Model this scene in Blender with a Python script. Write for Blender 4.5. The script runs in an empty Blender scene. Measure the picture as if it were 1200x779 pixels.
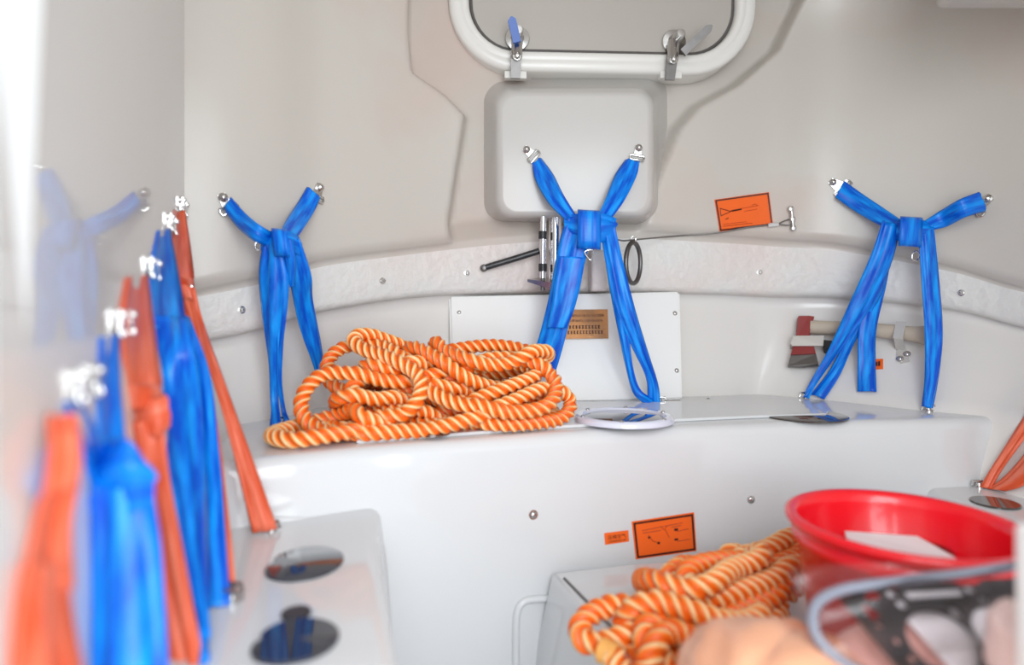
import bpy, bmesh, math, random
import numpy as np
from mathutils import Vector, Matrix
from mathutils.bvhtree import BVHTree
random.seed(7); rng = np.random.default_rng(7)
SC = bpy.context.scene; COL = SC.collection
# ------------------------------------------------------------------ camera, light, exposure
F, CX, HY, CZ = 720.0, 600.0, 365.0, 0.80      # focal length in px, horizon row, camera height (floor is z = 0)
cam = bpy.data.objects.new('camera', bpy.data.cameras.new('camera')); COL.objects.link(cam)
cam.location = (0, 0, CZ); cam.rotation_euler = (math.pi/2, 0, 0)
cam.data.sensor_width = 36; cam.data.lens = 36*F/1200; cam.data.shift_y = -(389.5-HY)/1200
cam.data.clip_start = 0.01
cam.data.dof.use_dof = True; cam.data.dof.focus_distance = 1.30; cam.data.dof.aperture_fstop = 1.6
SC.camera = cam
w = bpy.data.worlds.new('overcast_sky'); SC.world = w; w.use_nodes = True
w.node_tree.nodes['Background'].inputs[0].default_value = (0.93, 0.97, 1.0, 1)
w.node_tree.nodes['Background'].inputs[1].default_value = 1.0
def area(name, loc, target, sx, sy, power, col):
    l = bpy.data.lights.new(name, 'AREA'); l.shape = 'RECTANGLE'; l.size = sx; l.size_y = sy; l.energy = power; l.color = col
    o = bpy.data.objects.new(name, l); COL.objects.link(o); o.location = loc
    o.rotation_euler = (Vector(target)-Vector(loc)).to_track_quat('-Z', 'Y').to_euler(); return o
area('doorway_daylight', (0.20, -0.36, 1.02), (-0.45, 1.0, 0.88), 0.8, 1.1, 16, (0.90, 0.96, 1.0))
SC.view_settings.view_transform = 'Standard'; SC.view_settings.look = 'None'
SC.view_settings.exposure = 0.27; SC.view_settings.gamma = 1; SC.view_settings.use_curve_mapping = False

# ------------------------------------------------------------------ helpers
def P(px, py, d): return Vector(((px-CX)*d/F, d, CZ+(HY-py)*d/F))
def onZ(px, py, z):
    d = (CZ-z)*F/(py-HY); return P(px, py, d)
def proj(v): return (CX+F*v[0]/v[1], HY-F*(v[2]-CZ)/v[1])
ZB, ZS, ZSR, ZE = CZ-0.204, CZ-0.292, CZ-0.330, CZ-0.42       # heights of end bench, side benches, engine cover

def world_of(o): return (world_of(o.parent) @ o.matrix_parent_inverse @ o.matrix_basis) if o.parent else o.matrix_basis.copy()
def link(name, me, mat, parent=None, smooth=True, kind=None, label=None, cat=None, group=None, loc=None):
    o = bpy.data.objects.new(name, me); COL.objects.link(o)
    if mat is not None:
        for m in (mat if isinstance(mat, (list, tuple)) else [mat]): me.materials.append(m)
    if smooth:
        me.polygons.foreach_set('use_smooth', [True]*len(me.polygons))
        if smooth == 'auto' : me.set_sharp_from_angle(angle=math.radians(38))
    if parent is not None:
        o.parent = parent
        o.matrix_parent_inverse = world_of(parent).inverted()
    if kind: o['kind'] = kind
    tag(o, label, cat, group); return o
def tag(o, label=None, cat=None, group=None):
    if label: o['label'] = label
    if cat: o['category'] = cat
    if group: o['group'] = group
    return o
def thing(name, loc, label, cat, group=None):
    o = bpy.data.objects.new(name, None); COL.objects.link(o); o.location = Vector(loc); o.empty_display_size = 0.05
    return tag(o, label, cat, group)

class MB:
    def __init__(s): s.v = []; s.f = []; s.m = []; s.uv = {}
    def add(s, vs, fs, m=0):
        b = len(s.v); s.v += [tuple(v) for v in vs]
        s.f += [tuple(i+b for i in f) for f in fs]; s.m += [m]*len(fs); return b
    def mesh(s, name):
        me = bpy.data.meshes.new(name); me.from_pydata(s.v, [], s.f)
        me.polygons.foreach_set('material_index', s.m)
        bm = bmesh.new(); bm.from_mesh(me); bmesh.ops.recalc_face_normals(bm, faces=bm.faces); bm.to_mesh(me); bm.free()
        me.update(); return me
    def build(s, name, mat, parent=None, smooth='auto', **k): return link(name, s.mesh(name), mat, parent, smooth, **k)
    def box(s, c, ex, ey, ez):          # centre and three half-extent vectors
        c, ex, ey, ez = map(Vector, (c, ex, ey, ez))
        vs = [c+a*ex+b*ey+g*ez for a in (-1, 1) for b in (-1, 1) for g in (-1, 1)]
        s.add(vs, [(0,1,3,2),(4,6,7,5),(0,4,5,1),(2,3,7,6),(0,2,6,4),(1,5,7,3)]); return s
    def hexa(s, a, b):                  # two quads
        s.add(list(a)+list(b), [(3,2,1,0),(4,5,6,7),(0,1,5,4),(1,2,6,5),(2,3,7,6),(3,0,4,7)]); return s
    def tube(s, pts, r, n=10, closed=False, caps=True):
        pts = [Vector(p) for p in pts]; N = len(pts); rs = r if isinstance(r, (list, tuple)) else [r]*N
        ts = []
        for i in range(N):
            a = pts[i-1] if (i or closed) else pts[i]; b = pts[(i+1) % N] if (i < N-1 or closed) else pts[i]
            ts.append((b-a).normalized())
        u = ts[0].orthogonal().normalized(); vs = []
        for i in range(N):
            u = (u-ts[i]*u.dot(ts[i])).normalized(); w_ = ts[i].cross(u)
            for k in range(n):
                t = 2*math.pi*k/n; vs.append(pts[i]+(u*math.cos(t)+w_*math.sin(t))*rs[i])
        fs = []
        for i in range(N if closed else N-1):
            j = (i+1) % N
            for k in range(n): fs.append((i*n+k, i*n+(k+1) % n, j*n+(k+1) % n, j*n+k))
        if caps and not closed: fs += [tuple(range(n))[::-1], tuple((N-1)*n+k for k in range(n))]
        s.add(vs, fs); return s
    def lathe(s, o, ax, prof, n=24, sx=1, sy=1, up=None):     # prof: (radius, height along ax)
        o, ax = Vector(o), Vector(ax).normalized(); u = (Vector(up)-ax*Vector(up).dot(ax)).normalized() if up else ax.orthogonal().normalized(); v = ax.cross(u)
        vs = []; fs = []; idx = []
        for (r, h) in prof:
            if r < 1e-7: idx.append([len(vs)]); vs.append(o+ax*h)
            else:
                idx.append(list(range(len(vs), len(vs)+n)))
                for k in range(n):
                    t = 2*math.pi*k/n; vs.append(o+ax*h+u*(math.cos(t)*r*sx)+v*(math.sin(t)*r*sy))
        for a, b in zip(idx, idx[1:]):
            if len(a) == 1 and len(b) == 1: continue
            for k in range(n):
                k2 = (k+1) % n
                if len(a) == 1: fs.append((a[0], b[k2], b[k]))
                elif len(b) == 1: fs.append((a[k], a[k2], b[0]))
                else: fs.append((a[k], a[k2], b[k2], b[k]))
        s.add(vs, fs); return s
    def grid(s, rows, m=0, closed_u=False):
        R = len(rows); K = len(rows[0]); fs = []
        for i in range(R-1):
            for j in range(K if closed_u else K-1):
                j2 = (j+1) % K; fs.append((i*K+j, i*K+j2, (i+1)*K+j2, (i+1)*K+j))
        s.add([v for r in rows for v in r], fs, m); return s

def catmull(pts, n, closed=False):
    pts = np.asarray(pts, float); N = len(pts); out = []
    S = N if closed else N-1
    for t in np.linspace(0, S, n, endpoint=not closed):
        i = min(int(t), S-1); f = t-i
        g = (lambda k: pts[k % N]) if closed else (lambda k: pts[min(max(k, 0), N-1)] if 0 <= k < N else (2*pts[0]-pts[1] if k < 0 else 2*pts[-1]-pts[-2]))
        a, b, c, d = g(i-1), g(i), g(i+1), g(i+2)
        out.append(0.5*((2*b)+(c-a)*f+(2*a-5*b+4*c-d)*f*f+(-a+3*b-3*c+d)*f**3))
    return np.array(out)
def rbox(name, c, ex, ey, ez, bev, mat, parent=None, **k):
    mb = MB().box(c, ex, ey, ez); me = mb.mesh(name); bm = bmesh.new(); bm.from_mesh(me)
    bmesh.ops.bevel(bm, geom=list(bm.edges), offset=bev, segments=3, profile=0.5, affect='EDGES'); bm.to_mesh(me); bm.free()
    return link(name, me, mat, parent, 'auto', **k)

# ------------------------------------------------------------------ materials
def new_mat(name):
    m = bpy.data.materials.new(name); m.use_nodes = True; nt = m.node_tree; return m, nt, nt.nodes['Principled BSDF']
def simple(name, col, rough=0.4, metal=0.0, spec=0.5, coat=0.0, noise=0.0, nscale=30, bump=0.0):
    m, nt, b = new_mat(name); N = nt.nodes; L = nt.links
    b.inputs['Base Color'].default_value = (*col, 1); b.inputs['Roughness'].default_value = rough; b.inputs['Metallic'].default_value = metal
    b.inputs['Specular IOR Level'].default_value = spec; b.inputs['Coat Weight'].default_value = coat; b.inputs['Coat Roughness'].default_value = 0.05
    if noise or bump:
        tc = N.new('ShaderNodeTexCoord'); nz = N.new('ShaderNodeTexNoise'); nz.inputs['Scale'].default_value = nscale; nz.inputs['Detail'].default_value = 5
        L.new(tc.outputs['Object'], nz.inputs['Vector'])
        if noise:
            mx = N.new('ShaderNodeMix'); mx.data_type = 'RGBA'; L.new(nz.outputs['Fac'], mx.inputs['Factor'])
            mx.inputs[6].default_value = tuple(c*(1-noise) for c in col)+(1,); mx.inputs[7].default_value = tuple(min(1, c*(1+noise)) for c in col)+(1,)
            L.new(mx.outputs[2], b.inputs['Base Color'])
        if bump:
            bp = N.new('ShaderNodeBump'); bp.inputs['Strength'].default_value = bump; bp.inputs['Distance'].default_value = 0.004
            L.new(nz.outputs['Fac'], bp.inputs['Height']); L.new(bp.outputs['Normal'], b.inputs['Normal'])
    return m
def gelcoat(name, col, rough, pink=0.0, bump=0.03, bscale=9):
    m, nt, b = new_mat(name); N = nt.nodes; L = nt.links
    tc = N.new('ShaderNodeTexCoord'); nz = N.new('ShaderNodeTexNoise'); nz.inputs['Scale'].default_value = 3.0; nz.inputs['Detail'].default_value = 4
    L.new(tc.outputs['Object'], nz.inputs['Vector'])
    rp = N.new('ShaderNodeValToRGB'); rp.color_ramp.elements[0].position = 0.52; rp.color_ramp.elements[1].position = 0.72
    rp.color_ramp.elements[0].color = (*col, 1)
    rp.color_ramp.elements[1].color = (col[0]*(1+0.02*pink), col[1]*(1-0.14*pink), col[2]*(1-0.17*pink), 1)
    L.new(nz.outputs['Fac'], rp.inputs['Fac']); L.new(rp.outputs['Color'], b.inputs['Base Color'])
    b.inputs['Roughness'].default_value = rough; b.inputs['Specular IOR Level'].default_value = 0.5
    n2 = N.new('ShaderNodeTexNoise'); n2.inputs['Scale'].default_value = bscale; n2.inputs['Detail'].default_value = 3
    L.new(tc.outputs['Object'], n2.inputs['Vector'])
    bp = N.new('ShaderNodeBump'); bp.inputs['Strength'].default_value = bump; bp.inputs['Distance'].default_value = 0.02
    L.new(n2.outputs['Fac'], bp.inputs['Height']); L.new(bp.outputs['Normal'], b.inputs['Normal'])
    return m
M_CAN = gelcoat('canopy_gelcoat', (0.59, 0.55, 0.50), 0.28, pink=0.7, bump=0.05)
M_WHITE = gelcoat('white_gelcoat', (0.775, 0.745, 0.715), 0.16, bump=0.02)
M_RAW = gelcoat('painted_fibreglass', (0.74, 0.725, 0.70), 0.45, pink=0.8, bump=0.25, bscale=45)
M_LEFT = gelcoat('polished_gelcoat', (0.70, 0.69, 0.675), 0.05, bump=0.0)
M_BENCH = gelcoat('bench_gelcoat', (0.685, 0.69, 0.70), 0.07, bump=0.01)
M_PANEL = gelcoat('panel_gelcoat', (0.88, 0.875, 0.86), 0.14, bump=0.005)
M_HATCH = simple('hatch_lid_paint', (0.47, 0.435, 0.395), 0.3)
M_FRAME = simple('hatch_frame_paint', (0.80, 0.78, 0.74), 0.25)
M_STEEL = simple('stainless_steel', (0.62, 0.61, 0.60), 0.18, 1.0)
M_DSTEEL = simple('dull_steel', (0.17, 0.16, 0.155), 0.42, 1.0, noise=0.2, nscale=60)
M_CHROME = simple('chrome', (0.8, 0.8, 0.82), 0.08, 1.0)
M_BLACK = simple('black_rubber', (0.02, 0.02, 0.022), 0.4)
M_DISC = simple('dark_smoked_plastic', (0.035, 0.037, 0.05), 0.06, coat=0.5)
M_DISCB = simple('dark_brown_plastic', (0.055, 0.045, 0.04), 0.08, coat=0.4)
M_SEAL = simple('dark_seal', (0.10, 0.09, 0.085), 0.6)
M_RING = simple('pale_clear_ring', (0.72, 0.73, 0.85), 0.06, coat=0.6)
M_STICK = simple('orange_sticker', (0.94, 0.145, 0.018), 0.5, spec=.25, noise=0.04)
M_INK = simple('dark_print', (0.05, 0.008, 0.004), 0.5)
M_FAINT = simple('faint_print', (0.45, 0.06, 0.012), 0.5)
M_COPPER = simple('copper_plate', (0.62, 0.30, 0.13), 0.26, 0.75, noise=0.08)
M_AXRED = simple('axe_red_paint', (0.26, 0.022, 0.02), 0.4, noise=0.2)
M_WOOD = simple('pale_wood', (0.50, 0.42, 0.33), 0.5, noise=0.15, nscale=14)
M_BRACK = simple('grey_bracket', (0.60, 0.57, 0.53), 0.35, 0.2)
M_RED = simple('red_plastic', (0.86, 0.004, 0.014), 0.25, coat=0.3)
M_PAPER = simple('white_paper', (0.85, 0.84, 0.86), 0.6)
M_HOSE = simple('grey_hose', (0.22, 0.23, 0.28), 0.35)
M_GASK = simple('black_gasket', (0.028, 0.026, 0.028), 0.45, noise=0.2)
M_PEACH = simple('peach_wrap', (0.97, 0.43, 0.26), 0.28, noise=0.25, nscale=12, bump=0.5)
M_PINK = simple('pink_wrap', (0.93, 0.50, 0.44), 0.28, noise=0.2, nscale=10, bump=0.4)
M_BLUEP = simple('blue_lever_coating', (0.02, 0.10, 0.42), 0.35)
M_FLOOR = simple('grey_floor_paint', (0.55, 0.55, 0.55), 0.4, noise=0.05)
M_FRAY = simple('frayed_yarn', (0.85, 0.40, 0.10), 0.7, noise=0.2)

def webbing(name, col, hi):
    m, nt, b = new_mat(name); N = nt.nodes; L = nt.links
    uv = N.new('ShaderNodeUVMap'); sp = N.new('ShaderNodeSeparateXYZ'); L.new(uv.outputs['UV'], sp.inputs[0])
    def mth(op, a, bv=None, c=None):
        n = N.new('ShaderNodeMath'); n.operation = op
        for i, x in enumerate((a, bv)):
            if x is None: continue
            if isinstance(x, (int, float)): n.inputs[i].default_value = x
            else: L.new(x, n.inputs[i])
        return n.outputs[0]
    ridge = mth('SINE', mth('MULTIPLY', sp.outputs[0], 2*math.pi*4))
    weave = mth('SINE', mth('MULTIPLY', sp.outputs[1], 2*math.pi*420))
    h = mth('ADD', ridge, mth('MULTIPLY', weave, 0.22))
    bp = N.new('ShaderNodeBump'); bp.inputs['Strength'].default_value = 0.16; bp.inputs['Distance'].default_value = 0.0010
    L.new(h, bp.inputs['Height']); L.new(bp.outputs['Normal'], b.inputs['Normal'])
    nz = N.new('ShaderNodeTexNoise'); nz.inputs['Scale'].default_value = 1.0; nz.inputs['Detail'].default_value = 4
    mp = N.new('ShaderNodeMapping'); mp.inputs['Scale'].default_value = (3, 11, 1); L.new(uv.outputs['UV'], mp.inputs[0]); L.new(mp.outputs[0], nz.inputs['Vector'])
    mx = N.new('ShaderNodeMix'); mx.data_type = 'RGBA'; mx.inputs[6].default_value = (*col, 1); mx.inputs[7].default_value = (*hi, 1)  # satin highlights of the webbing mixed into its base colour as noise patches
    rp = N.new('ShaderNodeValToRGB'); rp.color_ramp.elements[0].position = 0.38; rp.color_ramp.elements[1].position = 0.64
    L.new(nz.outputs['Fac'], rp.inputs[0]); L.new(rp.outputs[0], mx.inputs['Factor']); L.new(mx.outputs[2], b.inputs['Base Color'])
    b.inputs['Roughness'].default_value = 0.33; b.inputs['Specular IOR Level'].default_value = 0.32
    b.inputs['Sheen Weight'].default_value = 0.0; b.inputs['Sheen Tint'].default_value = (*hi, 1); b.inputs['Sheen Roughness'].default_value = 0.4
    return m
M_BLUE = webbing('blue_webbing', (0.0, 0.085, 0.60), (0.006, 0.34, 0.98))
M_ORNG = webbing('orange_webbing', (0.68, 0.09, 0.03), (0.88, 0.22, 0.13))

def rope_mat():
    m, nt, b = new_mat('twisted_orange_rope'); N = nt.nodes; L = nt.links
    at = N.new('ShaderNodeAttribute'); at.attribute_name = 'strand_tone'
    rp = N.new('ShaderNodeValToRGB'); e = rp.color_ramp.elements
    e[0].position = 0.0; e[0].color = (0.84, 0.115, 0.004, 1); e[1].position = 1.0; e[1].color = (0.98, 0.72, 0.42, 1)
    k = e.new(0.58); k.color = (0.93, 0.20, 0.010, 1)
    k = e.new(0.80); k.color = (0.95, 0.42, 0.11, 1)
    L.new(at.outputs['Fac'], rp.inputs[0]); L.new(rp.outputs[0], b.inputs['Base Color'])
    b.inputs['Roughness'].default_value = 0.42; b.inputs['Specular IOR Level'].default_value = 0.5
    tc = N.new('ShaderNodeTexCoord'); nz = N.new('ShaderNodeTexNoise'); nz.inputs['Scale'].default_value = 380
    L.new(tc.outputs['Object'], nz.inputs['Vector']); bp = N.new('ShaderNodeBump'); bp.inputs['Strength'].default_value = 0.25; bp.inputs['Distance'].default_value = 0.001
    L.new(nz.outputs['Fac'], bp.inputs['Height']); L.new(bp.outputs['Normal'], b.inputs['Normal'])
    return m
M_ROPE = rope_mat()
def clear_mat():
    m, nt, b = new_mat('clear_plastic_film'); N = nt.nodes; L = nt.links
    tr = N.new('ShaderNodeBsdfTransparent'); tr.inputs[0].default_value = (0.97, 0.93, 0.94, 1)
    df = N.new('ShaderNodeBsdfTranslucent'); df.inputs[0].default_value = (0.95, 0.80, 0.82, 1)
    gl = N.new('ShaderNodeBsdfGlossy'); gl.inputs['Roughness'].default_value = 0.12
    fr = N.new('ShaderNodeFresnel'); fr.inputs[0].default_value = 1.5
    m1 = N.new('ShaderNodeMixShader'); m1.inputs[0].default_value = 0.10; L.new(tr.outputs[0], m1.inputs[1]); L.new(df.outputs[0], m1.inputs[2])
    m2 = N.new('ShaderNodeMixShader'); L.new(fr.outputs[0], m2.inputs[0]); L.new(m1.outputs[0], m2.inputs[1]); L.new(gl.outputs[0], m2.inputs[2])
    tc = N.new('ShaderNodeTexCoord'); nz = N.new('ShaderNodeTexNoise'); nz.inputs['Scale'].default_value = 22; nz.inputs['Detail'].default_value = 4
    L.new(tc.outputs['Object'], nz.inputs['Vector']); bp = N.new('ShaderNodeBump'); bp.inputs['Strength'].default_value = 0.6; bp.inputs['Distance'].default_value = 0.01
    L.new(nz.outputs['Fac'], bp.inputs['Height']); L.new(bp.outputs['Normal'], gl.inputs['Normal']); L.new(bp.outputs['Normal'], fr.inputs['Normal'])
    L.new(m2.outputs[0], N['Material Output'].inputs[0]); return m
M_FILM = clear_mat()

# ------------------------------------------------------------------ hull and canopy lining
# station: U plan (canopy level), B plan (bench level), row of band top and band bottom at U
ST = [((-.65,1.07),(-.50,1.10),355,410), ((-.51,1.16),(-.43,1.22),328,388), ((-.41,1.28),(-.40,1.32),305,364),
      ((-.22,1.43),(-.25,1.39),290,346), ((0,1.51),(0,1.42),278,343), ((.25,1.55),(.25,1.45),272,342), ((.5,1.57),(.5,1.49),277,343),
      ((.66,1.565),(.61,1.51),282,346), ((.82,1.52),(.72,1.42),288,348), ((1.0,1.39),(.85,1.26),312,361), ((1.09,1.24),(.936,1.17),338,386),
      ((1.15,1.0),(.96,.95),None,None), ((1.18,.5),(.95,.5),None,None), ((1.15,-.35),(.90,-.35),None,None)]
tab = []
for (U, B, a, b) in ST:
    if a is not None: zt = CZ+(HY-a)*U[1]/F; zb = CZ+(HY-b)*U[1]/F
    tab.append((*U, *B, zt, zb))
CH = np.array([(533,330),(527,262),(538,190),(547,135),(522,110),(484,84),(480,40),(482,-160),(948,-160),(936,0),(908,58),(862,98),(815,124),(792,150),(772,195),(754,238),(750,262),(762,330)], float)
def sdist(px, py):          # signed distance to the recessed centre channel, negative inside
    A = CH; Bq = np.roll(CH, -1, 0); p = np.stack([px, py], -1)[..., None, :]
    ab = Bq-A; t = np.clip(((p-A)*ab).sum(-1)/(ab*ab).sum(-1), 0, 1); d = np.sqrt((((A+t[..., None]*ab)-p)**2).sum(-1)).min(-1)
    ins = np.zeros(px.shape, bool)
    for a, b in zip(A, Bq):
        c = ((a[1] > py) != (b[1] > py)) & (px < (b[0]-a[0])*(py-a[1])/((b[1]-a[1]) or 1e-9)+a[0]); ins ^= c
    return np.where(ins, -d, d)
ZTOP = 1.80
def sm(x): x = np.clip(x, 0, 1); return x*x*(3-2*x)
def liner(stations, n, name, crn=True):
    T = catmull(stations, n)
    U = T[:, 0:2]; B = T[:, 2:4]; zt = T[:, 4]; zb = T[:, 5]
    if not crn:
        B[:] = np.stack([np.interp(np.linspace(0, 1, n), np.linspace(0, 1, len(stations)), [s[k] for s in stations]) for k in (2, 3)], 1)
    tg = np.gradient(U, axis=0); tg /= np.linalg.norm(tg, axis=1)[:, None]; nin = np.stack([tg[:, 1], -tg[:, 0]], 1)   # inward
    tb = np.gradient(B, axis=0); tb /= np.linalg.norm(tb, axis=1)[:, None]; nb = np.stack([tb[:, 1], -tb[:, 0]], 1)
    rows = []; mats = []
    slope = 0.25+0.15*sm((B[:, 0]-0.3)/0.5)
    for h in (0.0, 0.25, 0.45, 0.55):
        xy = B+nb*(slope*(ZB-h))[:, None]; rows.append(np.column_stack([xy, np.full(n, h)])); mats.append(0)
    for t in np.linspace(0, 1, 9):
        z = ZB*(1-t)+(zb-0.006)*t; k = t**0.85
        rows.append(np.column_stack([B*(1-k)+U*k, z])); mats.append(0)
    for dz, off in ((-0.004, .008), (-.001, .022), (.004, .029), (.012, .032)):
        rows.append(np.column_stack([U+nin*off, zb+dz])); mats.append(1)
    for t in (0.33, 0.66, 0.9): rows.append(np.column_stack([U+nin*.032, (zb+.012)*(1-t)+(zt-.006)*t])); mats.append(1)
    first = len(rows)
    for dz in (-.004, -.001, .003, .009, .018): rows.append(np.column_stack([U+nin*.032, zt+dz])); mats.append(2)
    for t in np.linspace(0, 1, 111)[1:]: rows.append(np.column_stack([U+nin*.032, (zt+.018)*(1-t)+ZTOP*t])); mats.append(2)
    R = np.array(rows)
    C = R[first:]; zrel = C[:, :, 2]-zt[None]
    lip = 0.020*np.sqrt(np.clip((zrel+.004)/.022, 0, 1))
    px = CX+F*C[:, :, 0]/np.maximum(C[:, :, 1], .05); py = HY-F*(C[:, :, 2]-CZ)/np.maximum(C[:, :, 1], .05)
    sd = sdist(px, py); inner = (C[:, :, 1] > 1.2)
    m = np.where(inner, sm((sd+6)/13), 1.0)
    lean = 0.30*np.clip((C[:, :, 2]-1.45)/.35, 0, 1)**2*0.5
    off = lip*m-0.040*(1-m)*np.clip(zrel/.05, 0, 1)+lean*m
    C[:, :, :2] += nin[None]*off[..., None]
    mb = MB(); mb.grid([[tuple(p) for p in r] for r in R])
    K = n-1; mb.m = []
    for i in range(len(R)-1): mb.m += [mats[i+1]]*K
    return mb
back_mb = liner(tab, 330, 'wall_back')
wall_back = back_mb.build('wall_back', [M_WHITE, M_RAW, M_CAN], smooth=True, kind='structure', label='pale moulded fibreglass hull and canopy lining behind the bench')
bvh = BVHTree.FromPolygons([Vector(v) for v in back_mb.v], back_mb.f)
def hit(px, py, off=0.0, bv=None):
    o = Vector((0, 0, CZ)); d = (P(px, py, 1.0)-o).normalized()
    h = (bv or bvh).ray_cast(o, d)
    if h[0] is None: raise RuntimeError('no hit %s %s' % (px, py))
    n = h[1] if h[1].dot(d) < 0 else -h[1]
    return h[0]+n*off, n
# left wall: flat polished panel above, sloping hull side below
LW = lambda y: (-.1233-.4167*y)
def hullL(y): return float(np.interp(y, [-.3,.2,.35,.5,.68,.864,1.0,1.105,1.16], [LW(-.3)+.003,LW(.2)+.003,LW(.35)+.003,LW(.5)+.004,-.385,-.425,-.465,-.50,-.52]))
mb = MB(); rows = []
ys = [.29, .35, .5, .68, .8, .9, 1.0, 1.105]
for z, k in ((ZTOP, 0), (.78, 0)): rows.append([(LW(y), y, z) for y in ys])
mb.grid(rows); 
mb2 = MB(); rows = []
for z, k in ((.78, 0), (.765, .05), (.70, .35), (ZB, 1.0), (ZS, 1.12), (0.2, 1.5), (0, 1.7)): rows.append([(LW(y)+(hullL(y)-LW(y))*min(k, 1)+max(0, k-1)*.10*min(1, max(0, (y-.45)/.3)), y, z) for y in ys+[1.16]])
mb2.grid(rows)
wall_left = mb.build('wall_left', M_LEFT, smooth=False, kind='structure', label='flat polished gelcoat side wall panel carrying the row of belts')
mb2.build('hull_side', M_WHITE, wall_left, smooth=True)
MB().box((.3, .7, -.02), (1.2, 0, 0), (0, 1.2, 0), (0, 0, .02)).build('floor', M_FLOOR, smooth=False, kind='structure', label='grey floor of the boat')
MB().box((.3, .72, ZTOP+.01), (1.15, 0, 0), (0, 1.02, 0), (0, 0, .03)).build('ceiling', M_CAN, smooth=False, kind='structure', label='pale canopy roof lining')
rbox('roof_beam', P(1250, 2, 1.02)+Vector((0, 0, .245)), (.20, 0, 0), (0, .03, 0), (0, 0, .245), .010, M_HATCH, bpy.data.objects['ceiling'])
# near door jambs
a, b = P(50, 0, .33), P(12, 779, .33)
dx = (b-a)/(a.z-b.z); top = a-dx*.35; bot = b+dx*.35
mb = MB(); mb.hexa([bot, bot+Vector((-.30, 0, 0)), bot+Vector((-.30, -.05, 0)), bot+Vector((0.012, -.05, 0))], [top, top+Vector((-.30, 0, 0)), top+Vector((-.30, -.05, 0)), top+Vector((0.012, -.05, 0))])
mb.build('trim_1', simple('jamb_paint', (.93,.955,.955), .3), smooth=False, kind='structure', label='bright white door jamb edge beside the belts')
rbox('trim_2', P(1248, 690, .42)+Vector((0, 0, -.178)), (.026, 0, 0), (0, .012, 0), (0, 0, .22), .004, M_PANEL, kind='structure', label='white upright post beside the bagged gasket')

# ------------------------------------------------------------------ bolts in the lining
def dome(mb, o, n, r, h=None):
    h = h or r*.75
    mb.lathe(o, n, [(r*1.35, 0), (r*1.35, r*.18), (r, r*.2), (r*.92, h*.55), (r*.6, h*.9), (0, h)], 14)
def bolt(px, py, parent, r=.0055, bv=None, cap=False):
    p, n = hit(px, py, -.0005, bv); mb = MB()
    if cap: mb.lathe(p, n, [(r*1.3, 0), (r*1.3, r*.3), (r*.8, r*.35), (r*.8, r*1.6), (r*.5, r*2), (0, r*2.05)], 12)
    else: dome(mb, p, n, r)
    return mb.build('bolt', M_STEEL, parent)
for q in ((283,363),(448,329),(547,320),(890,319),(1127,343)): bolt(*q, wall_back, .0055, cap=True)

# ------------------------------------------------------------------ end bench
FE = [(-.52,.80),(-.43,.835),(-.36,.864),(-.239,.93),(-.135,.973),(.029,1.034),(.196,1.083),(.389,1.121),(.594,1.157),(.823,1.185),(.936,1.204),(1.16,1.22)]
BKT = [(-.54,.95),(-.50,1.12),(-.445,1.23),(-.405,1.335),(-.25,1.40),(0,1.43),(.25,1.46),(.5,1.50),(.61,1.52),(.73,1.43),(.86,1.27),(1.16,1.25)]
n = 90; fe = catmull(FE, n); bk = catmull(BKT, n)
tg = np.gradient(fe, axis=0); tg /= np.linalg.norm(tg, axis=1)[:, None]; no = np.stack([tg[:, 1], -tg[:, 0]], 1)
rows = []
for t in np.linspace(1, 0, 8): rows.append([(*(fe[i]*(1-t)+bk[i]*t), ZB) for i in range(n)])
rr = .022
for a in np.linspace(0, math.pi/2, 7)[1:]: rows.append([(*(fe[i]+no[i]*rr*math.sin(a)), ZB-rr*(1-math.cos(a))) for i in range(n)])
for z, o_ in ((ZB-.06, .024), (ZS-.05, .032), (.2, .04), (0.0, .045)): rows.append([(*(fe[i]+no[i]*o_), z) for i in range(n)])
mb = MB().grid(rows); bench_mb = mb
end_bench = thing('moulded_bench', (.3, 1.25, 0), 'wide white moulded bench across the end of the boat', 'bench')
bench_body = mb.build('bench_body', M_BENCH, end_bench, smooth=True)
bvb = BVHTree.FromPolygons([Vector(v) for v in mb.v], mb.f)
for q in ((625,603),(880,585)): bolt(*q, end_bench, .0058, bvb)
bolt(830, 467, end_bench, .004, bvb)
# loose cover board lying on the bench
pl = [onZ(418,520,ZB), onZ(520,512.5,ZB), onZ(640,503.5,ZB), onZ(760,496,ZB), onZ(880,490.5,ZB), onZ(968,487.5,ZB), onZ(972,484,ZB), onZ(850,471.5,ZB), onZ(700,474,ZB), onZ(560,478,ZB), onZ(450,487,ZB)]
def slab(name, pts, th, mat, parent=None, bev=.0012, **k):
    me = bpy.data.meshes.new(name); bm = bmesh.new(); vs = [bm.verts.new(p) for p in pts]; f = bm.faces.new(vs)
    ex = bmesh.ops.extrude_face_region(bm, geom=[f]); bmesh.ops.translate(bm, vec=(0, 0, th), verts=[g for g in ex['geom'] if isinstance(g, bmesh.types.BMVert)])
    bmesh.ops.recalc_face_normals(bm, faces=bm.faces); bmesh.ops.bevel(bm, geom=list(bm.edges), offset=bev, segments=2, affect='EDGES')
    bm.to_mesh(me); bm.free(); return link(name, me, mat, parent, 'auto', **k)
slab('cover_board', [p+Vector((0, 0, .0005)) for p in pl], .005, M_BENCH, label='thin glossy white cover board lying on the end bench', cat='board')
ZC = ZB+.0055
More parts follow.
